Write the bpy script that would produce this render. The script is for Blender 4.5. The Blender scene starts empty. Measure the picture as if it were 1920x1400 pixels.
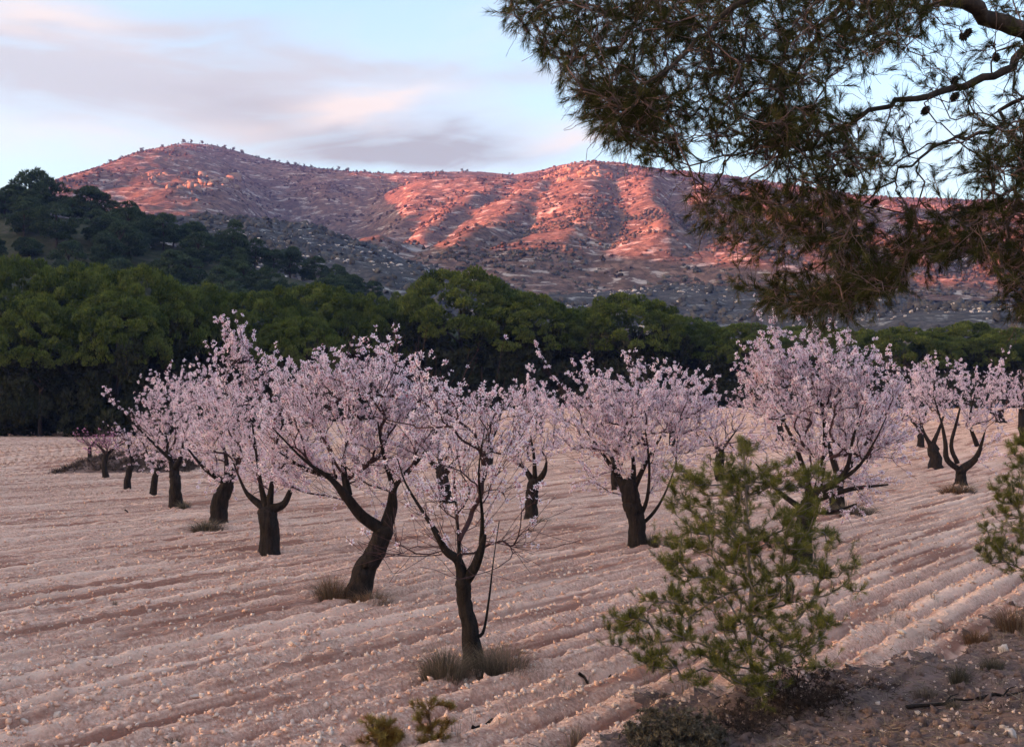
import bpy, math
import numpy as np
from mathutils import Vector, Matrix

# ------------------------------------------------------------------ camera, sky, sun, exposure
scene = bpy.context.scene
COL = scene.collection
CAMZ, F, PITCH = 3.0, 2000.0, math.radians(2.0)
cam = bpy.data.cameras.new('camera')
cam.sensor_width = 36.0
cam.lens = 36.0 * F / 1920.0
cam.clip_start, cam.clip_end = 0.1, 20000.0
camo = bpy.data.objects.new('camera', cam)
camo.location = (0, 0, CAMZ)
camo.rotation_euler = (math.radians(90) + PITCH, 0, 0)
COL.objects.link(camo)
scene.camera = camo

SUN_AZ, SUN_EL = math.radians(-107), math.radians(5.2)      # clockwise from +Y (view direction)
SUN_DIR = Vector((math.sin(SUN_AZ) * math.cos(SUN_EL), math.cos(SUN_AZ) * math.cos(SUN_EL), math.sin(SUN_EL)))
world = bpy.data.worlds.new('World')
scene.world = world
world.use_nodes = True
SKY_STRENGTH = 0.15
scene.view_settings.view_transform = 'Standard'
scene.view_settings.look = 'None'
scene.view_settings.gamma = 1.0
scene.view_settings.exposure = 2.72
scene.view_settings.use_curve_mapping = False
scene.render.film_transparent = False
scene.cycles.max_bounces = 6
scene.cycles.diffuse_bounces = 3
scene.cycles.transmission_bounces = 3
scene.cycles.transparent_max_bounces = 4
scene.cycles.volume_bounces = 0
scene.cycles.use_denoising = True

sun = bpy.data.lights.new('sun', 'SUN')
sun.energy = 4.0
sun.angle = math.radians(0.5)
sun.color = (1.0, 0.27, 0.18)
suno = bpy.data.objects.new('sun', sun)
suno.rotation_euler = (-SUN_DIR).to_track_quat('-Z', 'Y').to_euler()
suno.location = (-60, 0, 80)
COL.objects.link(suno)


def build_world():
    nt = world.node_tree
    nt.nodes.clear()
    N, L = nt.nodes.new, nt.links.new

    def math_(op, a, b=None, c=None):
        n = N('ShaderNodeMath'); n.operation = op
        for i, v in enumerate((a, b, c)):
            if v is None: continue
            if isinstance(v, (int, float)): n.inputs[i].default_value = v
            else: L(v, n.inputs[i])
        return n.outputs[0]

    def mixc(fac, a, b):
        n = N('ShaderNodeMix'); n.data_type = 'RGBA'
        for s, v in ((n.inputs[0], fac), (n.inputs[6], a), (n.inputs[7], b)):
            if isinstance(v, (int, float)): s.default_value = v
            elif isinstance(v, tuple): s.default_value = (*v, 1)
            else: L(v, s)
        return n.outputs[2]

    out = N('ShaderNodeOutputWorld'); bg = N('ShaderNodeBackground')
    sky = N('ShaderNodeTexSky'); sky.sky_type = 'NISHITA'
    sky.sun_disc = False
    sky.sun_elevation = SUN_EL
    sky.sun_rotation = SUN_AZ
    sky.air_density, sky.dust_density, sky.ozone_density = 1.0, 4.0, 1.5
    tc = N('ShaderNodeTexCoord'); sep = N('ShaderNodeSeparateXYZ')
    L(tc.outputs['Generated'], sep.inputs[0])
    az = math_('ARCTAN2', sep.outputs[0], sep.outputs[1])
    el = math_('ARCSINE', sep.outputs[2])
    comb = N('ShaderNodeCombineXYZ')
    L(math_('MULTIPLY', az, 2.6), comb.inputs[0]); L(math_('MULTIPLY', math_('ADD', el, math_('MULTIPLY', az, -0.10)), 9.0), comb.inputs[1])
    n1 = N('ShaderNodeTexNoise'); n1.inputs['Scale'].default_value = 1.0; n1.inputs['Detail'].default_value = 5
    n1.inputs['Roughness'].default_value = 0.52; n1.inputs['Distortion'].default_value = 0.6
    mp = N('ShaderNodeMapping'); mp.inputs['Location'].default_value = (3.7, 1.9, 0)
    L(comb.outputs[0], mp.inputs[0]); L(mp.outputs[0], n1.inputs['Vector'])
    n2 = N('ShaderNodeTexNoise'); n2.inputs['Scale'].default_value = 2.2; n2.inputs['Detail'].default_value = 4
    L(comb.outputs[0], n2.inputs['Vector'])
    wob = math_('MULTIPLY', math_('SUBTRACT', n2.outputs[0], 0.5), 0.085)

    def blob(px, py, sx, sy, tilt=0.0, amp=1.0):
        a0 = math.atan((px - 960) / F); e0 = math.atan((770 - py) / F)
        dx = math_('SUBTRACT', az, a0)
        dy = math_('ADD', math_('SUBTRACT', math_('SUBTRACT', el, e0), math_('MULTIPLY', dx, tilt)), wob)
        q = math_('ADD', math_('POWER', math_('ABSOLUTE', math_('DIVIDE', dx, sx / F)), 2.0), math_('POWER', math_('ABSOLUTE', math_('DIVIDE', dy, sy / F)), 2.0))
        return math_('MULTIPLY', math_('EXPONENT', math_('MULTIPLY', q, -1.0)), amp)

    def add(*xs):
        r = xs[0]
        for x in xs[1:]: r = math_('ADD', r, x)
        return r
    soft = N('ShaderNodeMapRange'); soft.interpolation_type = 'SMOOTHSTEP'
    soft.inputs[1].default_value = 0.42; soft.inputs[2].default_value = 0.68
    L(n1.outputs[0], soft.inputs[0])
    thin = math_('MULTIPLY', soft.outputs[0], 0.45)
    comb2 = N('ShaderNodeCombineXYZ')
    L(math_('MULTIPLY', az, 5.0), comb2.inputs[0]); L(math_('MULTIPLY', math_('ADD', el, math_('MULTIPLY', az, -0.06)), 26.0), comb2.inputs[1])
    n3 = N('ShaderNodeTexNoise'); n3.inputs['Scale'].default_value = 1.0; n3.inputs['Detail'].default_value = 8; n3.inputs['Roughness'].default_value = .62
    n3.inputs['Distortion'].default_value = 1.1; L(comb2.outputs[0], n3.inputs['Vector'])
    tex = math_('MAXIMUM', math_('ADD', math_('ADD', math_('MULTIPLY', math_('SUBTRACT', n1.outputs[0], .5), 1.6), math_('MULTIPLY', math_('SUBTRACT', n3.outputs[0], .5), 3.2)), 1.0), 0.0)
    grey = add(blob(330, 160, 420, 80, -0.10, .55), blob(420, 235, 330, 62, -0.1, .55), blob(800, 130, 330, 34, -0.03, .55), blob(-300, 140, 420, 90, 0, .5))
    smoke = add(blob(620, 280, 220, 34, -0.05, .7), blob(870, 285, 170, 30, 0.0, .6), blob(500, 215, 210, 36, -.1, .28))
    cream = add(blob(60, 82, 130, 26, -.05, .7), blob(690, 196, 130, 26, .16, .85), blob(1075, 258, 80, 20, .1, .6), blob(180, 290, 260, 40, .0, .4), blob(470, 262, 80, 30, .0, .3))
    c = mixc(math_('MINIMUM', math_('MULTIPLY', thin, 1.0), 1), sky.outputs[0], CLOUD_THIN)
    c = mixc(math_('MINIMUM', math_('MULTIPLY', grey, tex), .85), c, CLOUD_GREY)
    c = mixc(math_('MINIMUM', math_('MULTIPLY', smoke, tex), .8), c, CLOUD_SMOKE)
    c = mixc(math_('MINIMUM', math_('MULTIPLY', cream, tex), .8), c, CLOUD_CREAM)
    L(c, bg.inputs[0]); bg.inputs[1].default_value = SKY_STRENGTH
    L(bg.outputs[0], out.inputs[0])


CLOUD_THIN = (.90, .98, 1.10)
CLOUD_GREY = (.73, .725, .75)
CLOUD_SMOKE = (.47, .465, .49)
CLOUD_CREAM = (1.16, 1.00, .90)
build_world()


# ------------------------------------------------------------------ helpers
def ray(px, py):
    x = (px - 960) / F; y = (700 - py) / F
    Y = math.cos(PITCH) - y * math.sin(PITCH); Z = math.sin(PITCH) + y * math.cos(PITCH)
    return x / Y, Z / Y


def at(px, py, Y):
    sx, sz = ray(px, py)
    return np.array([sx * Y, Y, CAMZ + sz * Y])


def sm(a, b, x):
    t = np.clip((np.asarray(x, float) - a) / (b - a), 0, 1)
    return t * t * (3 - 2 * t)


_lat = np.random.default_rng(99).random((256, 256))


def vnoise(x, y, s=1.0, o=0.0):
    x = np.asarray(x, float) / s + o * 17.3; y = np.asarray(y, float) / s + o * 7.7
    xi = np.floor(x).astype(int); yi = np.floor(y).astype(int)
    fx = x - xi; fy = y - yi
    fx = fx * fx * (3 - 2 * fx); fy = fy * fy * (3 - 2 * fy)
    a = _lat[xi % 256, yi % 256]; b = _lat[(xi + 1) % 256, yi % 256]
    c = _lat[xi % 256, (yi + 1) % 256]; d = _lat[(xi + 1) % 256, (yi + 1) % 256]
    return (a * (1 - fx) + b * fx) * (1 - fy) + (c * (1 - fx) + d * fx) * fy - 0.5


def fbm(x, y, s, octs=4, o=0.0, g=0.5):
    r = 0; a = 1.0
    for i in range(octs):
        ca, sa = math.cos(i * 1.1), math.sin(i * 1.1)
        r = r + a * vnoise(x * ca - y * sa, x * sa + y * ca, s / 2 ** i, o + i * 1.37); a *= g
    return r


class Geo:
    """Collects vertices, triangles and quads of ONE mesh object, with a per-vertex tint."""
    def __init__(self):
        self.V, self.T, self.Q, self.A, self.n = [], [], [], [], 0

    def add(self, V, Fc, tint=0.5):
        V = np.asarray(V, np.float32); Fc = np.asarray(Fc, np.int64)
        if len(V) == 0 or len(Fc) == 0: return
        (self.T if Fc.shape[1] == 3 else self.Q).append(Fc + self.n)
        self.V.append(V)
        self.A.append(np.broadcast_to(np.asarray(tint, np.float32), (len(V),)))
        self.n += len(V)

    def scatter(self, bV, bF, pos, R, scale, tint, btint=None):
        n = len(pos)
        if n == 0: return
        scale = np.asarray(scale, float)
        if scale.ndim == 1: scale = scale[:, None]
        V = bV[None] * scale[:, None, :]
        V = np.einsum('nij,nmj->nmi', R, V) + pos[:, None]
        Fc = bF[None] + (np.arange(n) * len(bV))[:, None, None]
        t = np.broadcast_to(np.asarray(tint, float), (n,))[:, None] + np.zeros((1, len(bV)))
        if btint is not None: t = btint[None] + 0 * t if tint is None else btint[None] * 1.0 + t
        self.add(V.reshape(-1, 3), Fc.reshape(-1, bF.shape[1]), t.reshape(-1))


def mesh_of(name, g, mat, smooth=False):
    me = bpy.data.meshes.new(name)
    V = np.concatenate(g.V) if g.V else np.zeros((0, 3), np.float32)
    T = np.concatenate(g.T) if g.T else np.zeros((0, 3), int)
    Q = np.concatenate(g.Q) if g.Q else np.zeros((0, 4), int)
    me.vertices.add(len(V)); me.vertices.foreach_set('co', V.astype(np.float32).ravel())
    loops = np.concatenate([T.ravel(), Q.ravel()]).astype(np.int32)
    me.loops.add(len(loops)); me.loops.foreach_set('vertex_index', loops)
    np_ = len(T) + len(Q)
    me.polygons.add(np_)
    ls = np.concatenate([np.arange(len(T)) * 3, len(T) * 3 + np.arange(len(Q)) * 4]).astype(np.int32)
    me.polygons.foreach_set('loop_start', ls)
    if smooth: me.polygons.foreach_set('use_smooth', np.ones(np_, bool))
    me.update(calc_edges=True)
    a = me.attributes.new('tint', 'FLOAT', 'POINT')
    if len(V): a.data.foreach_set('value', np.concatenate(g.A).astype(np.float32))
    me.materials.append(mat)
    return me


def mk(name, g, mat, parent=None, smooth=False, loc=None, label=None, cat=None, group=None, kind=None):
    me = g if isinstance(g, bpy.types.Mesh) else mesh_of(name, g, mat, smooth)
    o = bpy.data.objects.new(name, me); COL.objects.link(o)
    if parent is not None: o.parent = parent
    if loc is not None: o.location = loc
    tag(o, label, cat, group, kind)
    return o


def tag(o, label=None, cat=None, group=None, kind=None):
    if label: o['label'] = label
    if cat: o['category'] = cat
    if group: o['group'] = group
    if kind: o['kind'] = kind


def thing(name, loc, label, cat, group=None, rz=0.0):
    o = bpy.data.objects.new(name, None); COL.objects.link(o)
    o.empty_display_size = 0.2
    o.location = loc; o.rotation_euler = (0, 0, rz)
    tag(o, label, cat, group)
    return o


def copy_thing(src, loc, rz, scale, label=None):
    r = src.copy(); COL.objects.link(r)
    r.location = loc; r.rotation_euler = (0, 0, rz); r.scale = scale
    if label: r['label'] = label
    for ch in list(src.children):
        c = ch.copy(); COL.objects.link(c); c.parent = r
    return r


def frames(D, rng, spin=True):
    """rotation matrices whose third column is D"""
    D = D / np.maximum(np.linalg.norm(D, axis=1, keepdims=True), 1e-9)
    h = np.where(np.abs(D[:, 2:3]) < 0.9, np.array([[0, 0, 1.0]]), np.array([[1.0, 0, 0]]))
    X = np.cross(h, D); X /= np.linalg.norm(X, axis=1, keepdims=True)
    Y = np.cross(D, X)
    if spin:
        a = rng.random(len(D)) * 2 * np.pi
        c, s = np.cos(a)[:, None], np.sin(a)[:, None]
        X, Y = X * c + Y * s, -X * s + Y * c
    return np.stack([X, Y, D], axis=2)


def rand_dirs(n, rng):
    d = rng.normal(size=(n, 3)); return d / np.linalg.norm(d, axis=1, keepdims=True)


def tube(g, P, R, sides=6, tint=0.5, rough=0.0, rng=None, cap=True, gnarl=0.0):
    P = np.asarray(P, float); R = np.asarray(R, float); n = len(P)
    if n < 2: return
    d = np.gradient(P, axis=0); d /= np.maximum(np.linalg.norm(d, axis=1, keepdims=True), 1e-9)
    u = np.array([1.0, 0, 0]) if abs(d[0][0]) < 0.8 else np.array([0, 1.0, 0])
    U = np.zeros((n, 3))
    for i in range(n):
        u = u - d[i] * np.dot(u, d[i]); u /= max(np.linalg.norm(u), 1e-9); U[i] = u
    W = np.cross(d, U)
    a = np.arange(sides) * 2 * np.pi / sides
    rad = R[:, None] * np.ones((1, sides))
    if rough and rng is not None:
        lob = rng.normal(size=sides) * rough * 0.8
        rad = rad * (1 + lob[None] + rng.normal(size=(n, sides)) * rough * 0.6)
    if gnarl:                                   # knots and furrows running up the wood
        o = rng.random() * 50; zz = np.cumsum(np.r_[0, np.linalg.norm(np.diff(P, axis=0), axis=1)])[:, None]
        rad = rad * (1 + gnarl * vnoise(np.cos(a)[None] * 2.2 + zz * 1.3 + o, np.sin(a)[None] * 2.2 + zz * .9, 1.0, 5) + gnarl * .7 * vnoise(np.cos(a)[None] * 5 + o, np.sin(a)[None] * 5 + zz * 3.0, 1.0, 6))
    V = P[:, None] + rad[..., None] * (np.cos(a)[None, :, None] * U[:, None] + np.sin(a)[None, :, None] * W[:, None])
    V = V.reshape(-1, 3)
    i = np.arange(n - 1)[:, None] * sides; j = np.arange(sides)[None]; j2 = (j + 1) % sides
    Q = np.stack([i + j, i + j2, i + sides + j2, i + sides + j], axis=2).reshape(-1, 4)
    g.add(V, Q, tint)
    if cap:
        k = (n - 1) * sides
        g.add(np.vstack([V[k:], P[-1:] + d[-1] * R[-1] * .5]), np.stack([np.arange(sides), (np.arange(sides) + 1) % sides, np.full(sides, sides)], axis=1), tint)


def poly_smooth(P, k=4):
    """Catmull-Rom through rows of P (any columns)"""
    P = np.asarray(P, float)
    if len(P) < 2: return P
    Q = np.vstack([2 * P[0] - P[1], P, 2 * P[-1] - P[-2]])
    out = []
    for i in range(1, len(Q) - 2):
        a, b, c, d = Q[i - 1], Q[i], Q[i + 1], Q[i + 2]
        for t in np.arange(k) / k:
            out.append(0.5 * (2 * b + (c - a) * t + (2 * a - 5 * b + 4 * c - d) * t * t + (3 * b - a - 3 * c + d) * t ** 3))
    out.append(P[-1])
    return np.array(out)


class Skeleton:
    def __init__(self, cap=40000):
        self.P = np.zeros((cap, 3)); self.par = np.full(cap, -1); self.D = np.zeros((cap, 3))
        self.ok = np.zeros(cap, bool); self.spec = np.zeros(cap, bool); self.rs = np.zeros(cap); self.n = 0

    def node(self, p, par, ok=True, spec=False, rs=0.0):
        i = self.n; self.n += 1
        self.P[i] = p; self.par[i] = par; self.ok[i] = ok; self.spec[i] = spec; self.rs[i] = rs
        d = self.P[i] - self.P[par] if par >= 0 else np.array([0, 0, 1.0])
        self.D[i] = d / max(np.linalg.norm(d), 1e-9)
        return i

    def nearest(self, p):
        return int(np.argmin(np.sum((self.P[:self.n] - p) ** 2, axis=1)))

    def grow(self, ends, rng, step=.22, bend=.4, jit=.03, angw=1.0, zpen=0.0, sag=0.0):
        ends = np.asarray(ends)
        made = []
        for e in ends:
            v = e - self.P[:self.n]; dist = np.linalg.norm(v, axis=1)
            cosa = np.sum(v * self.D[:self.n], axis=1) / np.maximum(dist, 1e-6)
            cost = dist * (1 + angw * (1 - cosa)) + zpen * np.maximum(self.P[:self.n, 2] - e[2], 0)
            cost[~self.ok[:self.n]] = 1e9; cost[dist < .04] = 1e9
            i = int(np.argmin(cost)); L = dist[i]
            if cost[i] > 1e8: continue
            p0 = self.P[i].copy(); c = p0 + self.D[i] * L * bend
            c[2] += sag * L
            k = max(2, int(math.ceil(L / step))); last = i
            for t in np.arange(1, k + 1) / k:
                q = (1 - t) ** 2 * p0 + 2 * t * (1 - t) * c + t * t * e
                if t < 1: q = q + rng.normal(size=3) * jit * min(L, 1)
                last = self.node(q, last)
            made.append(last)
        return made

    def radii(self, tip, p=2.3):
        r = np.zeros(self.n)
        for i in range(self.n - 1, -1, -1):
            r[i] = max(r[i], tip ** p)
            if self.par[i] >= 0: r[self.par[i]] += r[i]
        return r ** (1 / p)

    def tubes(self, g, tip, p=2.3, rmax=1.0, tint=.5, skip_spec=True, sides=(3, 4, 6)):
        r = np.minimum(self.radii(tip, p), rmax)
        ch = [[] for _ in range(self.n)]
        for i in range(self.n):
            if self.par[i] >= 0: ch[self.par[i]].append(i)
        starts = []
        for i in range(self.n):
            if not ch[i]: continue
            grown = [c for c in ch[i] if not self.spec[c]]
            if not grown: continue
            if self.spec[i] or self.par[i] < 0: starts += [(i, c) for c in grown]
            else:
                m = max(grown, key=lambda c: r[c])
                starts += [(i, c) for c in grown if c != m]
        for i, c in starts:
            path = [i, c]
            while True:
                gr = [q for q in ch[path[-1]] if not self.spec[q]]
                if not gr: break
                path.append(max(gr, key=lambda q: r[q]))
            R = r[path].copy(); R[0] = min(R[0], R[1] * 1.15)
            s = sides[0] if R[1] < .008 else sides[1] if R[1] < .02 else sides[2]
            tube(g, self.P[path], R, s, tint, cap=False)
        return r


# ------------------------------------------------------------------ materials
def new_mat(name):
    m = bpy.data.materials.new(name); m.use_nodes = True
    nt = m.node_tree; nt.nodes.clear()
    out = nt.nodes.new('ShaderNodeOutputMaterial')
    return m, nt, nt.nodes.new, nt.links.new, out


def ramp(nt, fac, stops):
    r = nt.nodes.new('ShaderNodeValToRGB')
    e = r.color_ramp.elements
    while len(e) < len(stops): e.new(0.5)
    for i, (p, c) in enumerate(stops): e[i].position = p; e[i].color = (*c, 1)
    nt.links.new(fac, r.inputs[0]); return r.outputs[0]


def noise(nt, vec, scale, detail=4, rough=.55, dist=0.0):
    n = nt.nodes.new('ShaderNodeTexNoise')
    n.inputs['Scale'].default_value = scale; n.inputs['Detail'].default_value = detail
    n.inputs['Roughness'].default_value = rough; n.inputs['Distortion'].default_value = dist
    nt.links.new(vec, n.inputs['Vector']); return n.outputs[0]


def mapping(nt, scale=(1, 1, 1), rot=(0, 0, 0), kind='POINT'):
    tc = nt.nodes.new('ShaderNodeTexCoord'); mp = nt.nodes.new('ShaderNodeMapping'); mp.vector_type = kind
    mp.inputs['Scale'].default_value = scale; mp.inputs['Rotation'].default_value = rot
    nt.links.new(tc.outputs['Object'], mp.inputs[0]); return mp.outputs[0]


def mixrgb(nt, fac, a, b, mode='MIX'):
    n = nt.nodes.new('ShaderNodeMix'); n.data_type = 'RGBA'; n.blend_type = mode
    for s, v in ((n.inputs[0], fac), (n.inputs[6], a), (n.inputs[7], b)):
        if isinstance(v, (int, float)): s.default_value = v
        elif isinstance(v, tuple): s.default_value = (*v, 1)
        else: nt.links.new(v, s)
    return n.outputs[2]


def bump(nt, h, strength, dist):
    b = nt.nodes.new('ShaderNodeBump'); b.inputs['Strength'].default_value = strength; b.inputs['Distance'].default_value = dist
    nt.links.new(h, b.inputs['Height']); return b.outputs[0]


def leaf_mat(name, stops, trans=.25):
    m, nt, N, L, out = new_mat(name)
    a = N('ShaderNodeAttribute'); a.attribute_name = 'tint'
    c = ramp(nt, a.outputs['Fac'], stops)
    d = N('ShaderNodeBsdfDiffuse'); t = N('ShaderNodeBsdfTranslucent'); mx = N('ShaderNodeMixShader')
    L(c, d.inputs[0]); L(c, t.inputs[0]); mx.inputs[0].default_value = trans
    L(d.outputs[0], mx.inputs[1]); L(t.outputs[0], mx.inputs[2]); L(mx.outputs[0], out.inputs[0])
    return m


def bark_mat(name, dark, light, scale=14, bstr=.7):
    m, nt, N, L, out = new_mat(name)
    v = mapping(nt, (1, 1, .22))
    n1 = noise(nt, v, scale, 6, .65); n2 = noise(nt, mapping(nt), scale * 3, 3)
    c = ramp(nt, n1, [(.35, dark), (.68, light)])
    c = mixrgb(nt, .35, c, ramp(nt, n2, [(.3, dark), (.75, light)]))
    b = N('ShaderNodeBsdfPrincipled'); b.inputs['Roughness'].default_value = .95
    b.inputs['Specular IOR Level'].default_value = .15
    L(c, b.inputs['Base Color']); L(bump(nt, n1, bstr, .03), b.inputs['Normal']); L(b.outputs[0], out.inputs[0])
    return m


TH0 = math.radians(37.0)


def soil_mat(name, dark, mid, pale, fleck, gravel=26.0, fleck_amt=.60):
    m, nt, N, L, out = new_mat(name)
    v = mapping(nt)
    vs = mapping(nt, (1, 7.0, 1), (0, 0, -TH0), 'TEXTURE'); vl = mapping(nt, (1, 22.0, 1), (0, 0, -TH0), 'TEXTURE'); big = noise(nt, v, .22, 4); med = noise(nt, vs, 3.2, 6, .66); fine = noise(nt, v, 22, 5, .65)
    c = ramp(nt, med, [(.32, dark), (.52, mid), (.72, pale)])
    c = mixrgb(nt, ramp(nt, big, [(.35, (0, 0, 0)), (.7, (.55, .55, .55))]), c, pale)
    patch = noise(nt, v, .75, 5, .6, .5)
    c = mixrgb(nt, ramp(nt, patch, [(.50, (0, 0, 0)), (.68, (.5, .5, .5))]), c, dark)
    c = mixrgb(nt, .55, c, ramp(nt, fine, [(.36, dark), (.62, pale)]))
    grit = noise(nt, v, gravel, 3, .7)
    c = mixrgb(nt, ramp(nt, grit, [(fleck_amt, (0, 0, 0)), (fleck_amt + .06, (.7, .7, .7))]), c, fleck)
    c = mixrgb(nt, ramp(nt, noise(nt, vs, 1.1, 4, .6), [(.52, (0, 0, 0)), (.72, (.5, .5, .5))]), c, dark)
    c = mixrgb(nt, ramp(nt, noise(nt, vl, 3.4, 3, .6), [(.52, (0, 0, 0)), (.62, (.85, .85, .85))]), c, dark)  # dark streaks along the furrows, painting in the shade of the troughs
    c = mixrgb(nt, ramp(nt, noise(nt, vl, 2.9, 2, .5), [(.56, (0, 0, 0)), (.66, (.6, .6, .6))]), c, pale)
    d = N('ShaderNodeBsdfDiffuse'); d.inputs['Roughness'].default_value = .8
    L(c, d.inputs[0]); L(bump(nt, mixrgb(nt, .4, fine, grit), 1.0, .05), d.inputs['Normal']); L(d.outputs[0], out.inputs[0])
    return m


def stone_mat(name, a, b):
    m, nt, N, L, out = new_mat(name)
    at_ = N('ShaderNodeAttribute'); at_.attribute_name = 'tint'
    v = mapping(nt)
    c = ramp(nt, at_.outputs['Fac'], [(0, a), (1, b)])
    n = noise(nt, v, 30, 4)
    c = mixrgb(nt, .5, c, ramp(nt, n, [(.3, tuple(x * .6 for x in a)), (.7, b)]))
    d = N('ShaderNodeBsdfDiffuse'); L(c, d.inputs[0]); L(bump(nt, n, .5, .02), d.inputs['Normal']); L(d.outputs[0], out.inputs[0])
    return m


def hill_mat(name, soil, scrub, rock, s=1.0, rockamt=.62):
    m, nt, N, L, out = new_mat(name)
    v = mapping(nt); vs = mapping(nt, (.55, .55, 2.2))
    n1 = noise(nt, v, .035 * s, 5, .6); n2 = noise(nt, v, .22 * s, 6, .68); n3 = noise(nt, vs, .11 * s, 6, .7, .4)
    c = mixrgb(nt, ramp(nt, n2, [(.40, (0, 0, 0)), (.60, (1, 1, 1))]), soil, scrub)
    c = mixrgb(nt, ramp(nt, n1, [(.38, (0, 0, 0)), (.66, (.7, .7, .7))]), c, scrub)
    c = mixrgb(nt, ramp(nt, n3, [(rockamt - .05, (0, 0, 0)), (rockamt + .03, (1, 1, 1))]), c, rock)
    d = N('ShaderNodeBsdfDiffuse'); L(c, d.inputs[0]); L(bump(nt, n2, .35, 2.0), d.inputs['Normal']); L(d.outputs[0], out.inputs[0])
    return m


M = {}
M['field'] = soil_mat('field_soil', (.34, .155, .11), (.78, .43, .315), (.91, .62, .48), (.92, .71, .59))
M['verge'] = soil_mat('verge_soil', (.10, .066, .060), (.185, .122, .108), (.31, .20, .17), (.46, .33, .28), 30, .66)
M['ground'] = soil_mat('dry_ground', (.12, .09, .07), (.20, .14, .11), (.27, .20, .16), (.4, .33, .28), 5, .66)
M['stone'] = stone_mat('field_stone', (.55, .33, .25), (.84, .63, .52))
M['clod'] = stone_mat('soil_clod', (.54, .28, .20), (.90, .58, .45))
M['pale_rock'] = stone_mat('pale_rock', (.50, .38, .33), (.74, .60, .52))
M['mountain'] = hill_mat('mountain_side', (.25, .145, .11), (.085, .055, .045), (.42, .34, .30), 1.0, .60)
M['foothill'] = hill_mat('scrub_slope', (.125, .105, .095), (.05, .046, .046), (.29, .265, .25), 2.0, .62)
M['westhill'] = hill_mat('wooded_slope', (.10, .085, .06), (.04, .045, .025), (.25, .22, .19), 1.5, .70)
M['crag'] = stone_mat('limestone_crag', (.23, .15, .11), (.37, .26, .195))
M['bark'] = bark_mat('almond_bark', (.004, .003, .003), (.040, .028, .024), 17, 1.0)
M['twig'] = bark_mat('almond_twig', (.035, .016, .018), (.11, .058, .058), 40, .2)
M['pinebark'] = bark_mat('pine_bark', (.02, .014, .012), (.10, .07, .058))
M['pinetwig'] = bark_mat('pine_twig', (.06, .036, .032), (.24, .145, .125), 30, .3)
M['grey_twig'] = bark_mat('grey_twig', (.12, .09, .08), (.30, .24, .21), 40, .2)
M['cone'] = bark_mat('pine_cone_scale', (.012, .009, .008), (.05, .035, .028), 60)
M['blossom'] = leaf_mat('almond_blossom', [(0, (.30, .05, .08)), (.22, (.62, .30, .34)), (.45, (.93, .77, .82)), (1, (.96, .87, .91))], .45)
M['pink_blossom'] = leaf_mat('pink_blossom', [(0, (.35, .06, .14)), (.3, (.60, .25, .38)), (1, (.78, .48, .62))], .3)
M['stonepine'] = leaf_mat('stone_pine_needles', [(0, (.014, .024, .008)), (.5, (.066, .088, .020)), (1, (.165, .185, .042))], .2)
M['deadpine_shade'] = leaf_mat('dead_pine_twigs_shade', [(0, (.018, .020, .010)), (.5, (.045, .047, .022)), (1, (.085, .078, .045))], .1)  # dead twigs and old needles, toned darker to paint in the canopy's shade
M['darkpine'] = leaf_mat('dark_pine_needles', [(0, (.012, .021, .013)), (.5, (.058, .082, .046)), (1, (.11, .145, .072))], .2)
M['needle'] = leaf_mat('pine_needles', [(0, (.022, .023, .009)), (.5, (.056, .058, .020)), (1, (.13, .11, .042))], .3)
M['sapling'] = leaf_mat('sapling_needles', [(0, (.055, .06, .014)), (.5, (.145, .145, .032)), (1, (.30, .26, .07))], .35)
M['dryneedle'] = leaf_mat('rusty_needles', [(0, (.13, .06, .02)), (.5, (.27, .16, .045)), (1, (.34, .27, .09))], .35)
M['drygrass'] = leaf_mat('dry_grass', [(0, (.08, .055, .042)), (.5, (.19, .135, .10)), (1, (.36, .27, .20))], .2)
M['rustgrass'] = leaf_mat('rust_grass', [(0, (.07, .04, .025)), (.5, (.19, .10, .055)), (1, (.30, .18, .11))], .2)
M['greengrass'] = leaf_mat('dull_green_grass', [(0, (.055, .045, .032)), (.5, (.125, .10, .072)), (1, (.25, .205, .15))], .2)
M['scrub'] = leaf_mat('scrub_leaf', [(0, (.05, .044, .04)), (.5, (.09, .076, .068)), (1, (.14, .118, .10))], .1)
M['redscrub'] = leaf_mat('red_scrub', [(0, (.045, .03, .024)), (.5, (.08, .052, .04)), (1, (.13, .085, .065))], .1)
M['brush'] = leaf_mat('dead_brush', [(0, (.03, .02, .018)), (.5, (.07, .048, .04)), (1, (.13, .09, .075))], .1)

# ------------------------------------------------------------------ terrain
TH = math.radians(37.0)


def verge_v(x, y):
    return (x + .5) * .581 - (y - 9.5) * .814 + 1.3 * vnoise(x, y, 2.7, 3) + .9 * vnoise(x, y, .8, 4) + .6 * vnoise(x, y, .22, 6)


def gz(x, y):
    x = np.asarray(x, float); y = np.asarray(y, float)
    v = (x + .5) * .581 - (y - 9.5) * .814
    z = 3.3 * sm(42, 128, y) * sm(-42, 8, x) + .12 * fbm(x, y, 14, 2, 5)
    z = z + 1.35 * sm(.6, 9.5, v)
    # low earth bank on the far left side of the field
    z = z + .75 * sm(50, 64, y) * (1 - sm(70, 90, y) * .4) * (1 - sm(-20, -12, x))
    return z


def ground_hit(px, py, ymin=4.0, ymax=140.0):
    sx, sz = ray(px, py)
    Y = np.linspace(ymin, ymax, 4000)
    d = CAMZ + sz * Y - gz(sx * Y, Y)
    i = int(np.argmax(d < 0)) if (d < 0).any() else len(Y) - 1
    return np.array([sx * Y[i], Y[i], float(gz(sx * Y[i], Y[i]))])


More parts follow.
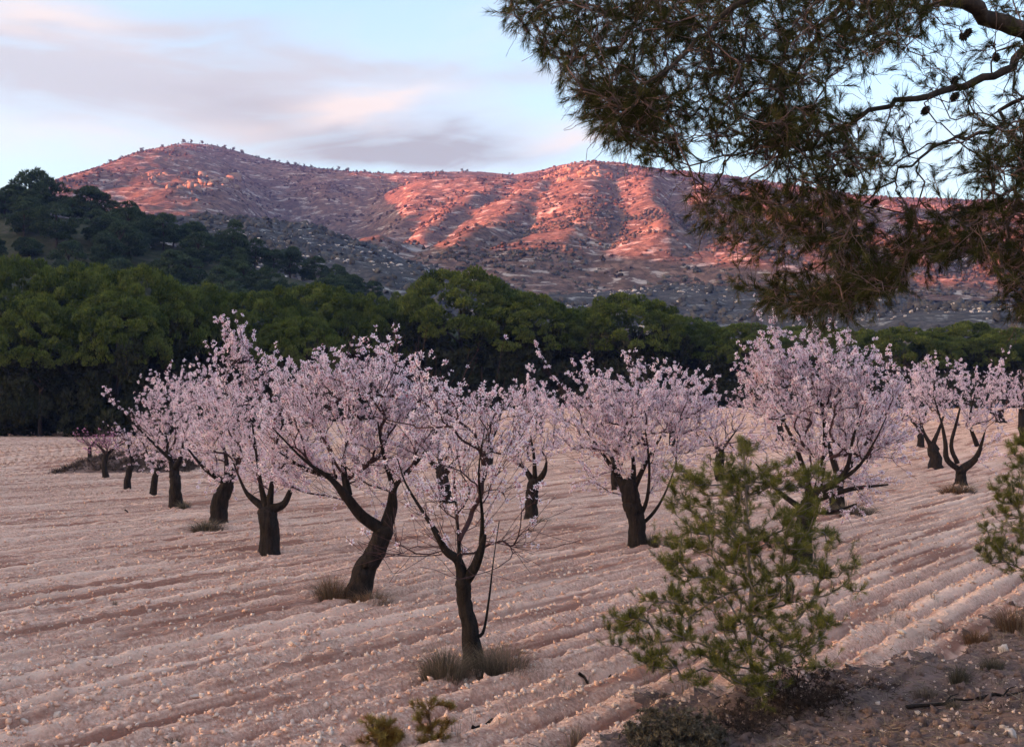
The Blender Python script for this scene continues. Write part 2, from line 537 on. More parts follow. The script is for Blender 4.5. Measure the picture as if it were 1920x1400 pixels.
def furrow(x, y):
    s = x * math.cos(TH) - y * math.sin(TH)
    s = s + .10 * fbm(x, y, 13, 1, 11)
    s = s + .025 * vnoise(s * 3, (x * math.sin(TH) + y * math.cos(TH)) * .8, 1.0, 12)
    k = s / .48
    ki = np.floor(k); f = k - ki
    hsh = np.sin(ki * 12.9898) * 43758.5453; hsh = hsh - np.floor(hsh)
    along = x * math.sin(TH) + y * math.cos(TH)
    amp = .15 + .26 * hsh ** 2 + .05 * vnoise(along, ki * 3.1, 5.0, 21)
    trough = np.exp(-((f - .5) / (.12 + .09 * hsh)) ** 2)
    return -np.maximum(amp, .01) * trough + .045 * np.cos(2 * np.pi * f)


def micro(x, y):
    d = 1 - .6 * sm(25, 70, y)
    s = x * math.cos(TH) - y * math.sin(TH); a = x * math.sin(TH) + y * math.cos(TH)
    c1 = fbm(s, a * .4, .34, 3, 31); c2 = np.abs(vnoise(s, a * .6, .13, 41)); c3 = vnoise(s, a * .12, .5, 42)
    c4 = .5 - np.abs(fbm(s, a * .7, .21, 2, 43))
    return (.035 * c1 + .09 * c2 + .05 * c3 + .06 * c4) * d


def field_z(x, y):
    x = np.asarray(x, float); y = np.asarray(y, float)
    on = 1 - sm(-1.4, .5, verge_v(x, y))
    far = 1 - .45 * sm(50, 100, y)
    return gz(x, y) + furrow(x, y) * on * far + micro(x, y) + (1 - on) * (.10 * fbm(x, y, .9, 4, 33) + .04 * np.abs(vnoise(x, y, .22, 34)))


def fan_mesh(y0, y1, rows, u0, u1, cols, zf):
    ys = y0 * (y1 / y0) ** (np.arange(rows) / (rows - 1))
    us = np.linspace(u0, u1, cols)
    Y, U = np.meshgrid(ys, us, indexing='ij'); X = U * (Y + 2.0)
    Z = zf(X, Y)
    V = np.stack([X, Y, Z], axis=2).reshape(-1, 3)
    return V, grid_faces(rows, cols)


def grid_faces(r, c):
    i = np.arange(r - 1)[:, None] * c; j = np.arange(c - 1)[None]
    return np.stack([i + j, i + j + 1, i + c + j + 1, i + c + j], axis=2).reshape(-1, 4)


def grid_mesh(xs, ys, zf):
    Y, X = np.meshgrid(ys, xs, indexing='ij')
    return np.stack([X, Y, zf(X, Y)], axis=2).reshape(-1, 3), grid_faces(len(ys), len(xs))


# --- field, verge
V, Fq = fan_mesh(4.2, 150, 850, -.85, .85, 540, field_z)
cx = V[Fq].mean(axis=1)
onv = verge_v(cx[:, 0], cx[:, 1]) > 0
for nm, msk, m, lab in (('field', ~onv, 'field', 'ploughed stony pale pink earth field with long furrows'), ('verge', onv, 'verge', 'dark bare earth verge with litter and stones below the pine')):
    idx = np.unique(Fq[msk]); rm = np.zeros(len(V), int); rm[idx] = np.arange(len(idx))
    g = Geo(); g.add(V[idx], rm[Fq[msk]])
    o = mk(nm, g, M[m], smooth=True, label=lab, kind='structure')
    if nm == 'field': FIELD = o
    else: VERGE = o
# --- base ground, out to the horizon and behind the camera
g = Geo()
xs = np.linspace(-2600, 2600, 61)
V, Fq = grid_mesh(xs, np.linspace(-1500, 3500, 61), lambda x, y: -1.2 + 0 * x)
g.add(V, Fq)
mk('ground', g, M['ground'], smooth=True, label='dry open ground reaching to the horizon', kind='structure')

# --- mountain
SKYL = np.array([(-300, 520), (-60, 450), (40, 385), (110, 338), (200, 310), (250, 290), (310, 276), (350, 268), (400, 272), (450, 285), (500, 297), (560, 310), (620, 318), (700, 325),
                 (760, 326), (830, 322), (900, 322), (960, 328), (1000, 322), (1060, 307), (1110, 303), (1160, 307), (1220, 318), (1300, 325), (1400, 335), (1500, 350), (1600, 365), (1680, 373), (1800, 375), (1920, 378), (2400, 400)], float)
RY, FY = 1250.0, 520.0
SK_X = np.array([ray(p, q)[0] * RY for p, q in SKYL]); SK_Z = np.array([CAMZ + ray(p, q)[1] * RY for p, q in SKYL])
FOOTZ = 54.0


def seg_dist(x, y, a, b):
    ax, ay = a; bx, by = b
    t = np.clip(((x - ax) * (bx - ax) + (y - ay) * (by - ay)) / ((bx - ax) ** 2 + (by - ay) ** 2), 0, 1)
    side = (x - ax) * (by - ay) - (y - ay) * (bx - ax)
    return np.hypot(x - ax - t * (bx - ax), y - ay - t * (by - ay)) * np.sign(side), t


def mountain_z(x, y):
    zr = np.interp(x, SK_X, SK_Z)
    t = np.clip((y - FY) / (RY - FY), 0, 1.6)
    tt = np.minimum(t, 1)
    prof = tt * (1.16 - .16 * tt)
    z = FOOTZ + (zr - FOOTZ) * prof - np.maximum(t - 1, 0) * 260
    win = sm(.0, .10, t) * (1 - sm(.66, .93, t))
    warp = 26 * fbm(x, y, 150, 2, 51)
    # saw-tooth spurs on the right-hand mass, running down to the left
    s = x - .16 * (y - 650) + warp
    k = s / 50.0; ki = np.floor(k); f = k - ki
    hs = np.sin(ki * 78.233) * 4375.85; hs = hs - np.floor(hs)
    saw = np.where(f < .62, f / .62, (1 - f) / .38)
    saw = saw * saw * (3 - 2 * saw)
    A = (9 * sm(.04, .16, t) * (1 - sm(.36, .66, t))) * (.6 + .7 * hs) * sm(-170, -110, x)
    z = z + A * (saw - .5)
    # edge of the right-hand mass
    s2 = x - (-135 + .065 * (y - 796)) + warp * .5
    z = z + (24 * sm(-25, 45, s2) - 12) * win * (1 - sm(.6, .9, t)) * (1 - .8 * sm(60, 300, x))
    # shoulder spur under the summit, and a second knoll beside it
    d, q = seg_dist(x, y, (-215, 770), (-392, 1240))
    z = z + 30 * np.exp(-(d / np.where(d < 0, 95, 60)) ** 2) * win
    d, q = seg_dist(x, y, (-330, 700), (-520, 1150))
    z = z + 20 * np.exp(-(d / 60) ** 2) * win
    d, q = seg_dist(x, y, (-150, 930), (-240, 1230))
    z = z + 18 * np.exp(-(d / np.where(d < 0, 55, 34)) ** 2) * win
    # deep gully between the summit and the right-hand mass
    d, q = seg_dist(x, y, (-120, 700), (-265, 1225))
    z = z - 46 * np.exp(-(d / np.where(d < 0, 48, 85)) ** 2) * sm(.08, .3, t) * (1 - sm(.62, .95, t))
    # rim of the plateau on the far right: an abrupt rock band
    rim = sm(330, 420, x)
    z = z + rim * (26 * sm(.80, .86, t + .03 * vnoise(x, y, 60, 55)) - 26 * sm(.86, 1.0, t)) 
    rg = sm(.0, .06, t) * (1 - .9 * sm(.80, .96, t))
    z = z + rg * (16 * fbm(x, y, 130, 3, 61) + 6.5 * fbm(x, y, 36, 4, 71))
    z = z + 1.6 * fbm(x, y, 11, 2, 73)
    # nothing on the flank stands higher than the crest behind it
    crest = np.interp(x * RY / np.maximum(y, 300), SK_X, SK_Z)
    return np.minimum(z, CAMZ + (crest - CAMZ) * y / RY + np.where(t < 1, 0, 0) + .8 * vnoise(x, y, 9, 74))


V, Fq = grid_mesh(np.linspace(-900, 950, 640), np.concatenate([np.linspace(FY - 30, RY, 280), np.linspace(RY + 8, 1750, 30)]), mountain_z)
g = Geo(); g.add(V, Fq)
mk('mountain', g, M['mountain'], smooth=True, label='red brown mountain ridge lit by the last sun', kind='structure')

# --- foothill and valley floor
FC = np.array([(-500, 330), (0, 352), (380, 396), (620, 426), (740, 463), (850, 505), (1000, 536), (1150, 536), (1300, 528), (1450, 535), (1600, 540), (1920, 548), (2500, 550)], float)
FCY = 500.0
FC_X = np.array([ray(p, q)[0] * FCY for p, q in FC]); FC_Z = np.array([CAMZ + ray(p, q)[1] * FCY for p, q in FC])


def foot_z(x, y):
    zc = np.interp(x * FCY / np.maximum(y, 150) * .4 + x * .6, FC_X, FC_Z)
    t = np.clip((y - 165) / (FCY - 165), 0, 1)
    z0 = 8 + 8 * sm(0, -80, -x) * 0
    z = z0 + (zc - z0) * t ** 1.05
    z = z - np.maximum(y - FCY, 0) * (.03 + .2 * (1 - sm(-120, -20, x)))
    return z + sm(0, .3, t) * (9 * fbm(x, y, 90, 3, 81) + 3 * fbm(x, y, 22, 3, 82)) - 3.0


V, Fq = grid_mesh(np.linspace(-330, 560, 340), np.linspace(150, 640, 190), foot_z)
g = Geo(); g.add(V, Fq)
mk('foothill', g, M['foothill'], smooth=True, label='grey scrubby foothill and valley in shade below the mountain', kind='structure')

# --- wooded hill on the left
WC = np.array([(-700, 250), (-400, 330), (-150, 385), (0, 398), (150, 415), (300, 462), (450, 500), (560, 528), (700, 565), (850, 610), (1100, 700)], float)
WY = 232.0
WC_X = np.array([ray(p, q)[0] * WY for p, q in WC]); WC_Z = np.array([CAMZ + ray(p, q)[1] * WY for p, q in WC])


def wood_z(x, y):
    zc = np.interp(x, WC_X, WC_Z)
    t = np.clip((y - 128) / (WY - 128), 0, 1)
    z = .6 + (zc - .6) * (.35 * t + .65 * t * t * (3 - 2 * t))
    z = z - sm(WY, WY + 160, y) * zc * .75
    return z + sm(0, .3, t) * 3 * fbm(x, y, 40, 3, 91) - .5


V, Fq = grid_mesh(np.linspace(-300, 30, 110), np.linspace(118, 400, 95), wood_z)
g = Geo(); g.add(V, Fq)
mk('wooded_hill', g, M['westhill'], smooth=True, label='dark wooded hill rising on the left behind the pines', kind='structure')

# --- western ridge: the hill beyond the left of the picture whose shadow lies over the orchard
WEST_H = 152.0


def west_z(x, y):
    st = np.maximum(150, .56 * y + 20)
    d = -x - st
    H = np.interp(y, [-200, -60, 20, 120, 220, 430, 800, 1150], [55, 57, 70, 99, 126, WEST_H, WEST_H, WEST_H * .75]) * (.93 + .12 * fbm(x, y, 260, 2, 95))
    z = H * sm(0, 230, d) * (1 - .75 * sm(330, 900, d))
    return z * sm(-900, -500, y) * (1 - .6 * sm(1150, 1400, y)) + 4 * fbm(x, y, 60, 3, 96) * sm(0, 80, d) - 1.5


V, Fq = grid_mesh(np.linspace(-1600, -140, 150), np.linspace(-900, 1400, 190), west_z)
g = Geo(); g.add(V, Fq)
mk('western_ridge', g, M['westhill'], smooth=True, label='dark ridge west of the orchard hiding the low sun', kind='structure')

# --- evening haze
def haze(density):
    m, nt, N, L, out = new_mat('haze')
    v = N('ShaderNodeVolumePrincipled'); v.inputs['Color'].default_value = (.30, .42, 1.0, 1); v.inputs['Density'].default_value = density
    v.inputs['Anisotropy'].default_value = .1
    L(v.outputs[0], out.inputs['Volume'])
    x0, x1, y0, y1, z0, z1 = -2650, 2650, -1550, 3550, -3.5, 360
    V = [(x, y, z) for z in (z0, z1) for y in (y0, y1) for x in (x0, x1)]
    g = Geo(); g.add(V, [(0, 2, 3, 1), (4, 5, 7, 6), (0, 1, 5, 4), (2, 6, 7, 3), (0, 4, 6, 2), (1, 3, 7, 5)])
    mk('haze', g, m, label='thin bluish evening haze in front of the mountain', kind='stuff')


haze(.00015)

# ------------------------------------------------------------------ building bricks for plants
def ico(sub=0):
    t = (1 + 5 ** .5) / 2
    v = np.array([(-1, t, 0), (1, t, 0), (-1, -t, 0), (1, -t, 0), (0, -1, t), (0, 1, t), (0, -1, -t), (0, 1, -t), (t, 0, -1), (t, 0, 1), (-t, 0, -1), (-t, 0, 1)], float)
    f = np.array([(0, 11, 5), (0, 5, 1), (0, 1, 7), (0, 7, 10), (0, 10, 11), (1, 5, 9), (5, 11, 4), (11, 10, 2), (10, 7, 6), (7, 1, 8), (3, 9, 4), (3, 4, 2), (3, 2, 6), (3, 6, 8), (3, 8, 9), (4, 9, 5), (2, 4, 11), (6, 2, 10), (8, 6, 7), (9, 8, 1)])
    v /= np.linalg.norm(v, axis=1, keepdims=True)
    for _ in range(sub):
        nv = list(v); cache = {}; nf = []
        def mid(a, b):
            k = (min(a, b), max(a, b))
            if k not in cache:
                m = nv[a] + nv[b]; nv.append(m / np.linalg.norm(m)); cache[k] = len(nv) - 1
            return cache[k]
        for a, b, c in f:
            ab, bc, ca = mid(a, b), mid(b, c), mid(c, a)
            nf += [(a, ab, ca), (b, bc, ab), (c, ca, bc), (ab, bc, ca)]
        v = np.array(nv); f = np.array(nf)
    return v, f


def tuft_base(n, rng, length=1.0, width=.14, spread=.9):
    """n needle triangles fanning out around +Z"""
    V, Fc = [], []
    for i in range(n):
        a = rng.random() * 2 * np.pi; b = spread * rng.random() ** .7
        d = np.array([math.sin(b) * math.cos(a), math.sin(b) * math.sin(a), math.cos(b)])
        s = np.cross(d, rng.normal(size=3)); s /= np.linalg.norm(s)
        L = length * (.7 + .4 * rng.random()); k = len(V)
        V += [s * width * .5, -s * width * .5, d * L]; Fc.append((k, k + 1, k + 2))
    return np.array(V), np.array(Fc)


def blossom_base(petals=5, quad=True, rng=None):
    V = [(0, 0, 0)]; T = [0.0]; Fc = []
    for i in range(petals):
        a = i * 2 * np.pi / petals + (rng.random() * .3 if rng is not None else 0)
        z = .35 + (.25 * rng.random() if rng is not None else 0)
        w = .46
        k = len(V)
        V += [(.62 * math.cos(a - w), .62 * math.sin(a - w), z * .55), (1.0 * math.cos(a), 1.0 * math.sin(a), z), (.62 * math.cos(a + w), .62 * math.sin(a + w), z * .55)]
        T += [.62, .9, .62]
        if quad: Fc.append((0, k, k + 1, k + 2))
        else: Fc.append((k, k + 1, k + 2)) if False else Fc.append((0, k, k + 2))
    return np.array(V, float), np.array(Fc), np.array(T)


RB = np.random.default_rng(5)
BL_NEAR = [blossom_base(5, True, RB) for _ in range(4)]
BL_FAR = [blossom_base(4, False, RB) for _ in range(3)]
ICO0, ICO1 = ico(0), ico(1)

# ------------------------------------------------------------------ almond trees
NODES = []


def almond(idx, base, limbs, crown, n_ends, n_twig, n_bl, label, seed, near=True, mat='blossom', spikes=(), bl_r=.030, tw_len=(.18, .5), low=0, bud=.08):
    """base: pixel of the trunk foot; limbs: [[(px,py,r_px),...],...] first is the trunk; crown: (cx,cy,rx,ry,weight) ellipses in pixels at the trunk's distance"""
    rng = np.random.default_rng(seed); n_bl = int(n_bl * (1.3 if near else 2.2 if mat == 'blossom' else .9)); bl_r = bl_r * 1.14; tw_len = (tw_len[0] * 1.15, tw_len[1] * 1.45); crown = [(c[0], c[1] + c[3] * .05, c[2] * 1.10, c[3] * 1.06, c[4]) for c in crown]; n_twig = int(n_twig * 1.25)
    B = ground_hit(*base); d = B[1]; ppm = F / d
    root = thing('almond_tree', B, label, 'tree', 'almond trees in blossom in the ploughed field')
    sk = Skeleton()
    tg = Geo(); prev = None
    for li, L in enumerate(limbs):
        A = np.array([[*(at(px, py, d) - B), r / ppm] for px, py, r in L]); kk = 9 if (li == 0 and near) else 4
        if li == 0:
            A[0, :3] = (A[0, 0], 0, min(A[0, 2], 0) - .42); A[0, 3] *= 1.12
            A[:, 1] += rng.normal(size=len(A)) * .03
        else:
            tilt = rng.uniform(-.55, .55)
            L0 = A[0, :3].copy()
            A[:, 1] += tilt * np.linalg.norm(A[:, :3] - L0, axis=1)
        S = poly_smooth(A, kk)
        if li == 0:
            S[1:, :3] += rng.normal(size=(len(S) - 1, 3)) * S[1:, 3:4] * (.05 if near else .12)
        Rr = np.maximum(S[:, 3] * (1.0 if li == 0 else np.linspace(.95, .42, len(S))), .006)
        if li == 0: Rr[-2:] *= (.96, .84)
        if li == 0: Rr = Rr * (1 + .28 * np.exp(-np.maximum(S[:, 2], 0) / .12))
        # shoots for finer rings
        tube(tg, S[:, :3], Rr, (24 if li == 0 else 12) if near else 8, rng.random(), rough=.03 if near else .08, rng=rng, gnarl=.26 if near else 0)
        par = sk.nearest(S[0, :3]) if sk.n else -1
        ztop = A[-1, 2]
        for j, q in enumerate(S):
            okk = (li > 0 and j >= 1) or (li == 0 and j >= len(S) - 2)
            par = sk.node(q[:3], par, okk, True, q[3])
    # ends of the boughs, inside the crown's envelope
    w = np.array([c[4] * c[2] * c[3] for c in crown]); w = w / w.sum()
    ends = []
    for c, k in zip(crown, rng.multinomial(n_ends, w)):
        u = rand_dirs(k, rng) * (rng.random((k, 1)) ** .42)
        P = np.array([at(c[0] + q[0] * c[2], c[1] - q[2] * c[3], d) - B for q in u]) if k else np.zeros((0, 3))
        if k: P[:, 1] += u[:, 1] * (c[2] * .85 / ppm)
        ends.append(P)
    ends = np.vstack(ends)
    ends = ends[ends[:, 2] > .35]
    top = sk.P[:sk.n][sk.ok[:sk.n]].mean(axis=0)
    ends = ends[np.argsort(np.linalg.norm(ends - top, axis=1))]
    sk.grow(ends, rng, step=.2, bend=.38, jit=.022, angw=1.1, zpen=.7)
    for sp in spikes:
        P = [at(px, py, d) - B + np.array([0, dy, 0]) for px, py, dy in sp]
        i = sk.nearest(P[0])
        for p in P:
            k0 = sk.P[i].copy(); m = max(1, int(np.linalg.norm(p - k0) / .2))
            for t in np.arange(1, m + 1) / m: i = sk.node(k0 + (p - k0) * t + rng.normal(size=3) * .012, i)
    grown0 = np.where(~sk.spec[:sk.n])[0]
    # straight one-year shoots
    n0 = sk.n
    cand = rng.choice(grown0, n_twig)
    out_c = ends.mean(axis=0)
    for i in cand:
        o = sk.P[i] - top; o /= max(np.linalg.norm(o), 1e-6)
        dr = sk.D[i] * .55 + o * .45 + rng.normal(size=3) * .40 + np.array([0, 0, .55]); dr /= np.linalg.norm(dr)
        Ln = rng.uniform(*tw_len); p = sk.P[i].copy(); k = i
        m = 2 if not near else 3
        for t in range(m): p = p + dr * Ln / m + rng.normal(size=3) * .012; k = sk.node(p, k)
    bg_ = Geo()
    r = sk.tubes(bg_, .0032 if near else .0055, 2.35, .05, .5)
    # blossoms along all thin wood
    thin = np.where(~sk.spec[:sk.n] & (r < (.012 if near else .016)))[0]
    wlen = np.linalg.norm(sk.P[thin] - sk.P[sk.par[thin]], axis=1)
    wgt = wlen * np.where(thin >= n0, 1.5, 1.0)
    if low:                                    # bare lower twigs
        wgt = wgt * np.clip((sk.P[thin, 2] - low) / .8, .06, 1)
    nc = int(n_bl / 2.6)                        # flowers sit in small clusters along the wood
    cl = rng.choice(thin, nc, p=wgt / wgt.sum()); ct = rng.random((nc, 1)); own = rng.integers(0, nc, n_bl)
    pick = cl[own]; t = np.clip(ct[own] + rng.normal(0, .12, (n_bl, 1)), 0, 1); a, b = sk.P[sk.par[pick]], sk.P[pick]
    D = rand_dirs(n_bl, rng) + np.array([0, 0, .25]) + .3 * sk.D[pick]
    D /= np.linalg.norm(D, axis=1, keepdims=True)
    pos = a + (b - a) * t + D * .016 + rng.normal(0, .012, (n_bl, 3))
    fg = Geo(); S = bl_r * rng.uniform(.72, 1.2, n_bl)
    budm = rng.random(n_bl) < bud
    S[budm] *= .55
    hue = rng.normal(0, .07, n_bl) - np.where(budm, .38, 0)
    bases = BL_NEAR if near else BL_FAR
    which = rng.integers(0, len(bases), n_bl)
    single = np.zeros(n_bl, bool)
    if idx == 1:                                # the blossoms of the nearest tree that show one by one
        single[np.argsort(pos[:, 1] + .25 * rng.random(n_bl))[:290]] = True
        FR = frames(D, rng); ms = []
        for bv, bf, bt in bases:
            g1 = Geo(); g1.add(bv, bf, bt); ms.append(mesh_of('blossom', g1, M[mat]))
        for i in np.where(single)[0]:
            o = mk('blossom', ms[which[i]], None, root); o.location = pos[i]; o.scale = (S[i],) * 3
            o.rotation_euler = Matrix(FR[i].tolist()).to_euler()
    for k, (bv, bf, bt) in enumerate(bases):
        q = (which == k) & ~single
        fg.scatter(bv, bf, pos[q], frames(D[q], rng), S[q], hue[q], bt)
    mk('trunk', tg, M['bark'], root, smooth=True)
    mk('branches', bg_, M['twig'], root, smooth=True, kind='stuff')
    mk('blossoms', fg, M[mat], root, kind='stuff')
    NODES.append((root, B))
    return root


# --- nearest: sparse tree in the middle
almond(1, (893, 1258), [[(893, 1258, 20), (882, 1195, 16), (871, 1130, 14), (868, 1085, 15)],
                        [(868, 1090, 13), (860, 1050, 11), (838, 1030, 11), (822, 1002, 9), (812, 985, 6)],
                        [(870, 1090, 13), (890, 1062, 12), (903, 1025, 12), (910, 998, 9)],
                        [(862, 1062, 5), (858, 1000, 4), (850, 930, 3), (845, 860, 2)],
                        [(884, 1190, 6), (905, 1188, 4), (916, 1130, 3.4), (924, 1060, 2.2), (935, 985, .8)],
                        [(903, 1020, 6), (905, 960, 4), (900, 880, 3), (912, 800, 2)],
                        [(820, 1000, 6), (790, 955, 4), (760, 905, 3), (745, 860, 2)]],
       [(850, 860, 105, 120, 1), (800, 750, 50, 80, .7), (890, 950, 120, 70, .8), (985, 1012, 60, 22, 1.8), (840, 1040, 130, 45, .5), (885, 760, 50, 80, .6), (930, 840, 70, 90, .8)],
       170, 260, 1000, 'nearest almond tree, thin crown with bare low twigs and a forked dark trunk', 11, True, low=1.35, bl_r=.034,
       spikes=[[(790, 760, 0), (788, 690, .05), (797, 612, .05)], [(850, 760, .1), (870, 700, .1), (893, 655, .1)], [(905, 880, 0), (908, 780, 0), (930, 705, 0)], [(900, 1010, 0), (960, 1022, .1), (1045, 1030, .2)],
               [(700, 780, .1), (740, 690, .1), (742, 640, .1)], [(830, 1035, 0), (770, 1040, -.2), (690, 1030, -.3)], [(880, 1060, .1), (930, 1075, -.1), (985, 1090, -.3)]], tw_len=(.15, .42))
# --- leaning, with rusty grass at its foot
almond(2, (672, 1126), [[(660, 1126, 27), (682, 1075, 20), (708, 1025, 18), (722, 985, 17)],
                        [(718, 995, 13), (682, 965, 13), (652, 925, 12), (630, 895, 8), (585, 858, 5), (535, 800, 3)],
                        [(722, 995, 14), (736, 950, 14), (740, 915, 11), (762, 888, 8)],
                        [(652, 928, 9), (640, 870, 7), (650, 810, 4)],
                        [(738, 915, 6), (722, 850, 4), (715, 790, 3)],
                        [(760, 890, 6), (800, 840, 4), (815, 790, 3)],
                        [(630, 896, 7), (570, 880, 5), (520, 850, 3)]],
       [(660, 790, 150, 100, 1), (560, 780, 100, 90, .9), (760, 790, 90, 100, .9), (700, 720, 90, 60, .7), (610, 740, 70, 50, .7), (585, 890, 90, 45, .6), (720, 870, 110, 70, .55), (640, 870, 90, 60, .5)],
       260, 800, 6400, 'leaning thick trunked almond tree with rusty grass round its foot', 22, True, bl_r=.035,
       spikes=[[(655, 730, 0), (656, 690, 0), (658, 670, .1)], [(735, 720, .1), (732, 690, .1), (738, 655, .1)], [(690, 740, -.1), (680, 690, -.1)]])
# --- straight trunk with stub arms
almond(3, (503, 1042), [[(503, 1042, 18), (505, 1000, 17), (502, 950, 18)],
                        [(500, 955, 10), (472, 935, 8), (455, 915, 5), (430, 860, 3)],
                        [(506, 955, 11), (532, 945, 9), (545, 922, 8), (547, 912, 6)],
                        [(500, 952, 9), (490, 915, 6), (480, 850, 4), (470, 780, 3)],
                        [(504, 950, 8), (512, 900, 5), (520, 840, 4), (540, 780, 3)]],
       [(500, 820, 105, 95, 1), (470, 730, 75, 70, .9), (440, 665, 30, 45, .8), (560, 760, 60, 60, .7), (400, 790, 50, 60, .5), (500, 890, 80, 45, .6)],
       230, 640, 5200, 'almond tree with a straight dark trunk ending in two stubby arms', 33, True, bl_r=.036,
       spikes=[[(465, 720, 0), (445, 660, 0), (424, 598, 0)], [(470, 740, 0), (465, 680, 0), (450, 625, 0)]])
almond(4, (410, 984), [[(408, 984, 14), (412, 945, 15), (428, 905, 13)], [(428, 908, 9), (420, 860, 6), (400, 800, 4)], [(428, 908, 9), (445, 860, 6), (455, 800, 4)], [(428, 906, 8), (390, 880, 5), (355, 830, 3)]],
       [(420, 800, 80, 90, 1), (390, 745, 55, 55, .8), (430, 875, 60, 35, .6)], 150, 420, 3300, 'almond tree with a slanting trunk standing in a dark grass clump', 44, True, bl_r=.040,
       spikes=[[(395, 730, 0), (402, 690, 0), (405, 660, 0)]])
almond(5, (333, 954), [[(333, 954, 12), (331, 915, 11), (326, 880, 9)], [(327, 884, 7), (312, 850, 5), (295, 790, 3)], [(327, 882, 8), (345, 850, 5), (360, 790, 3)], [(320, 862, 4), (280, 820, 3), (235, 770, 2)]],
       [(340, 785, 68, 80, 1), (300, 750, 45, 45, .8), (330, 850, 60, 40, .6)], 150, 420, 2900, 'almond tree with a short upright trunk and a pale stone at its foot', 55, True, bl_r=.042,
       spikes=[[(280, 815, 0), (240, 775, 0), (202, 748, 0)], [(290, 820, 0), (255, 780, .1), (252, 760, .1)], [(330, 730, 0), (318, 690, 0)]])
almond(6, (284, 930), [[(284, 930, 6), (290, 900, 6), (296, 880, 5)], [(296, 882, 4), (310, 850, 3), (320, 820, 2)], [(296, 882, 4), (280, 850, 3), (270, 820, 2)]],
       [(305, 830, 50, 38, 1)], 70, 170, 1100, 'small almond tree with a thin slanted trunk left of the pale stone', 66, False, bl_r=.046)
almond(7, (237, 919), [[(237, 919, 6), (241, 890, 6), (248, 865, 5)], [(248, 868, 4), (255, 840, 3), (262, 800, 2)], [(248, 868, 4), (240, 840, 3), (232, 815, 2)]],
       [(250, 830, 36, 42, 1)], 50, 120, 520, 'almond tree with sparse blossom in front of the dark earth mound', 77, False, bl_r=.046)
almond(8, (201, 897), [[(201, 897, 6), (197, 872, 5), (200, 850, 5)], [(200, 852, 4), (185, 838, 3), (170, 828, 2)], [(200, 852, 4), (215, 838, 3), (230, 830, 2)]],
       [(198, 832, 40, 16, 1)], 46, 110, 520, 'small low almond tree with deeper pink blossom beside the dark mound', 88, False, mat='pink_blossom', bl_r=.05)
almond(9, (169, 868), [[(169, 868, 4), (168, 850, 4), (168, 838, 3)], [(168, 840, 2.5), (176, 828, 2), (182, 818, 1)]],
       [(168, 826, 22, 10, 1)], 20, 40, 150, 'smallest almond tree, a thin stem at the end of the left row', 99, False, mat='pink_blossom', bl_r=.05)
# --- second row
almond(10, (1197, 1027), [[(1197, 1027, 16), (1193, 980, 15), (1184, 940, 16), (1178, 900, 13)],
                          [(1182, 945, 10), (1160, 895, 8), (1130, 850, 5), (1095, 800, 3)], [(1182, 930, 10), (1190, 880, 7), (1185, 810, 4)],
                          [(1195, 975, 6), (1212, 935, 5), (1215, 870, 4), (1205, 800, 3)], [(1200, 985, 4), (1225, 960, 4), (1245, 925, 3), (1265, 870, 2)], [(1184, 925, 7), (1215, 860, 5), (1250, 800, 3)]],
       [(1190, 775, 125, 85, 1.2), (1110, 780, 70, 70, .8), (1270, 770, 70, 70, .8), (1190, 865, 110, 60, .8), (1060, 735, 30, 40, .5)],
       300, 900, 7600, 'broad almond tree with a dense round crown behind the young pine', 111, True, bl_r=.037,
       spikes=[[(1120, 740, 0), (1105, 700, 0), (1103, 675, 0)], [(1190, 720, 0), (1185, 670, 0)], [(1075, 760, 0), (1050, 720, 0), (1025, 690, 0)]])
almond(11, (994, 977), [[(994, 977, 11), (997, 940, 11), (1003, 900, 11)], [(1000, 905, 7), (985, 880, 6), (972, 868, 4)], [(1005, 905, 8), (1020, 885, 7), (1024, 865, 5)], [(1003, 900, 6), (1000, 850, 4), (990, 800, 3)]],
       [(1000, 810, 65, 65, 1), (985, 760, 40, 40, .6), (1000, 865, 50, 30, .5)], 130, 330, 2300, 'almond tree with a slim trunk and small crown between two larger ones', 122, True, bl_r=.041)
almond(12, (842, 945), [[(842, 945, 12), (832, 910, 11), (828, 880, 10)], [(828, 885, 7), (822, 845, 6), (815, 800, 4)], [(832, 890, 7), (850, 870, 6), (875, 840, 4)], [(828, 882, 6), (800, 860, 4), (780, 820, 3)]],
       [(825, 800, 85, 75, 1)], 140, 330, 2500, 'almond tree mostly hidden behind the sparse nearest one', 133, True, bl_r=.044)
almond(13, (917, 880), [[(917, 880, 8), (915, 850, 8), (918, 825, 6)], [(916, 830, 5), (905, 805, 4), (895, 775, 2)], [(918, 830, 5), (930, 805, 4), (940, 775, 2)]],
       [(918, 785, 48, 38, 1)], 60, 140, 900, 'distant almond tree seen through the gap right of the nearest tree', 144, False, bl_r=.055)
almond(14, (1156, 920), [[(1156, 920, 9), (1155, 890, 10), (1152, 860, 8)], [(1152, 865, 6), (1135, 830, 4), (1120, 790, 2)], [(1152, 865, 6), (1165, 830, 4), (1170, 790, 2)]],
       [(1145, 790, 65, 55, 1)], 70, 180, 1100, 'almond tree with a stubby trunk behind the broad round crowned one', 155, False, bl_r=.05)
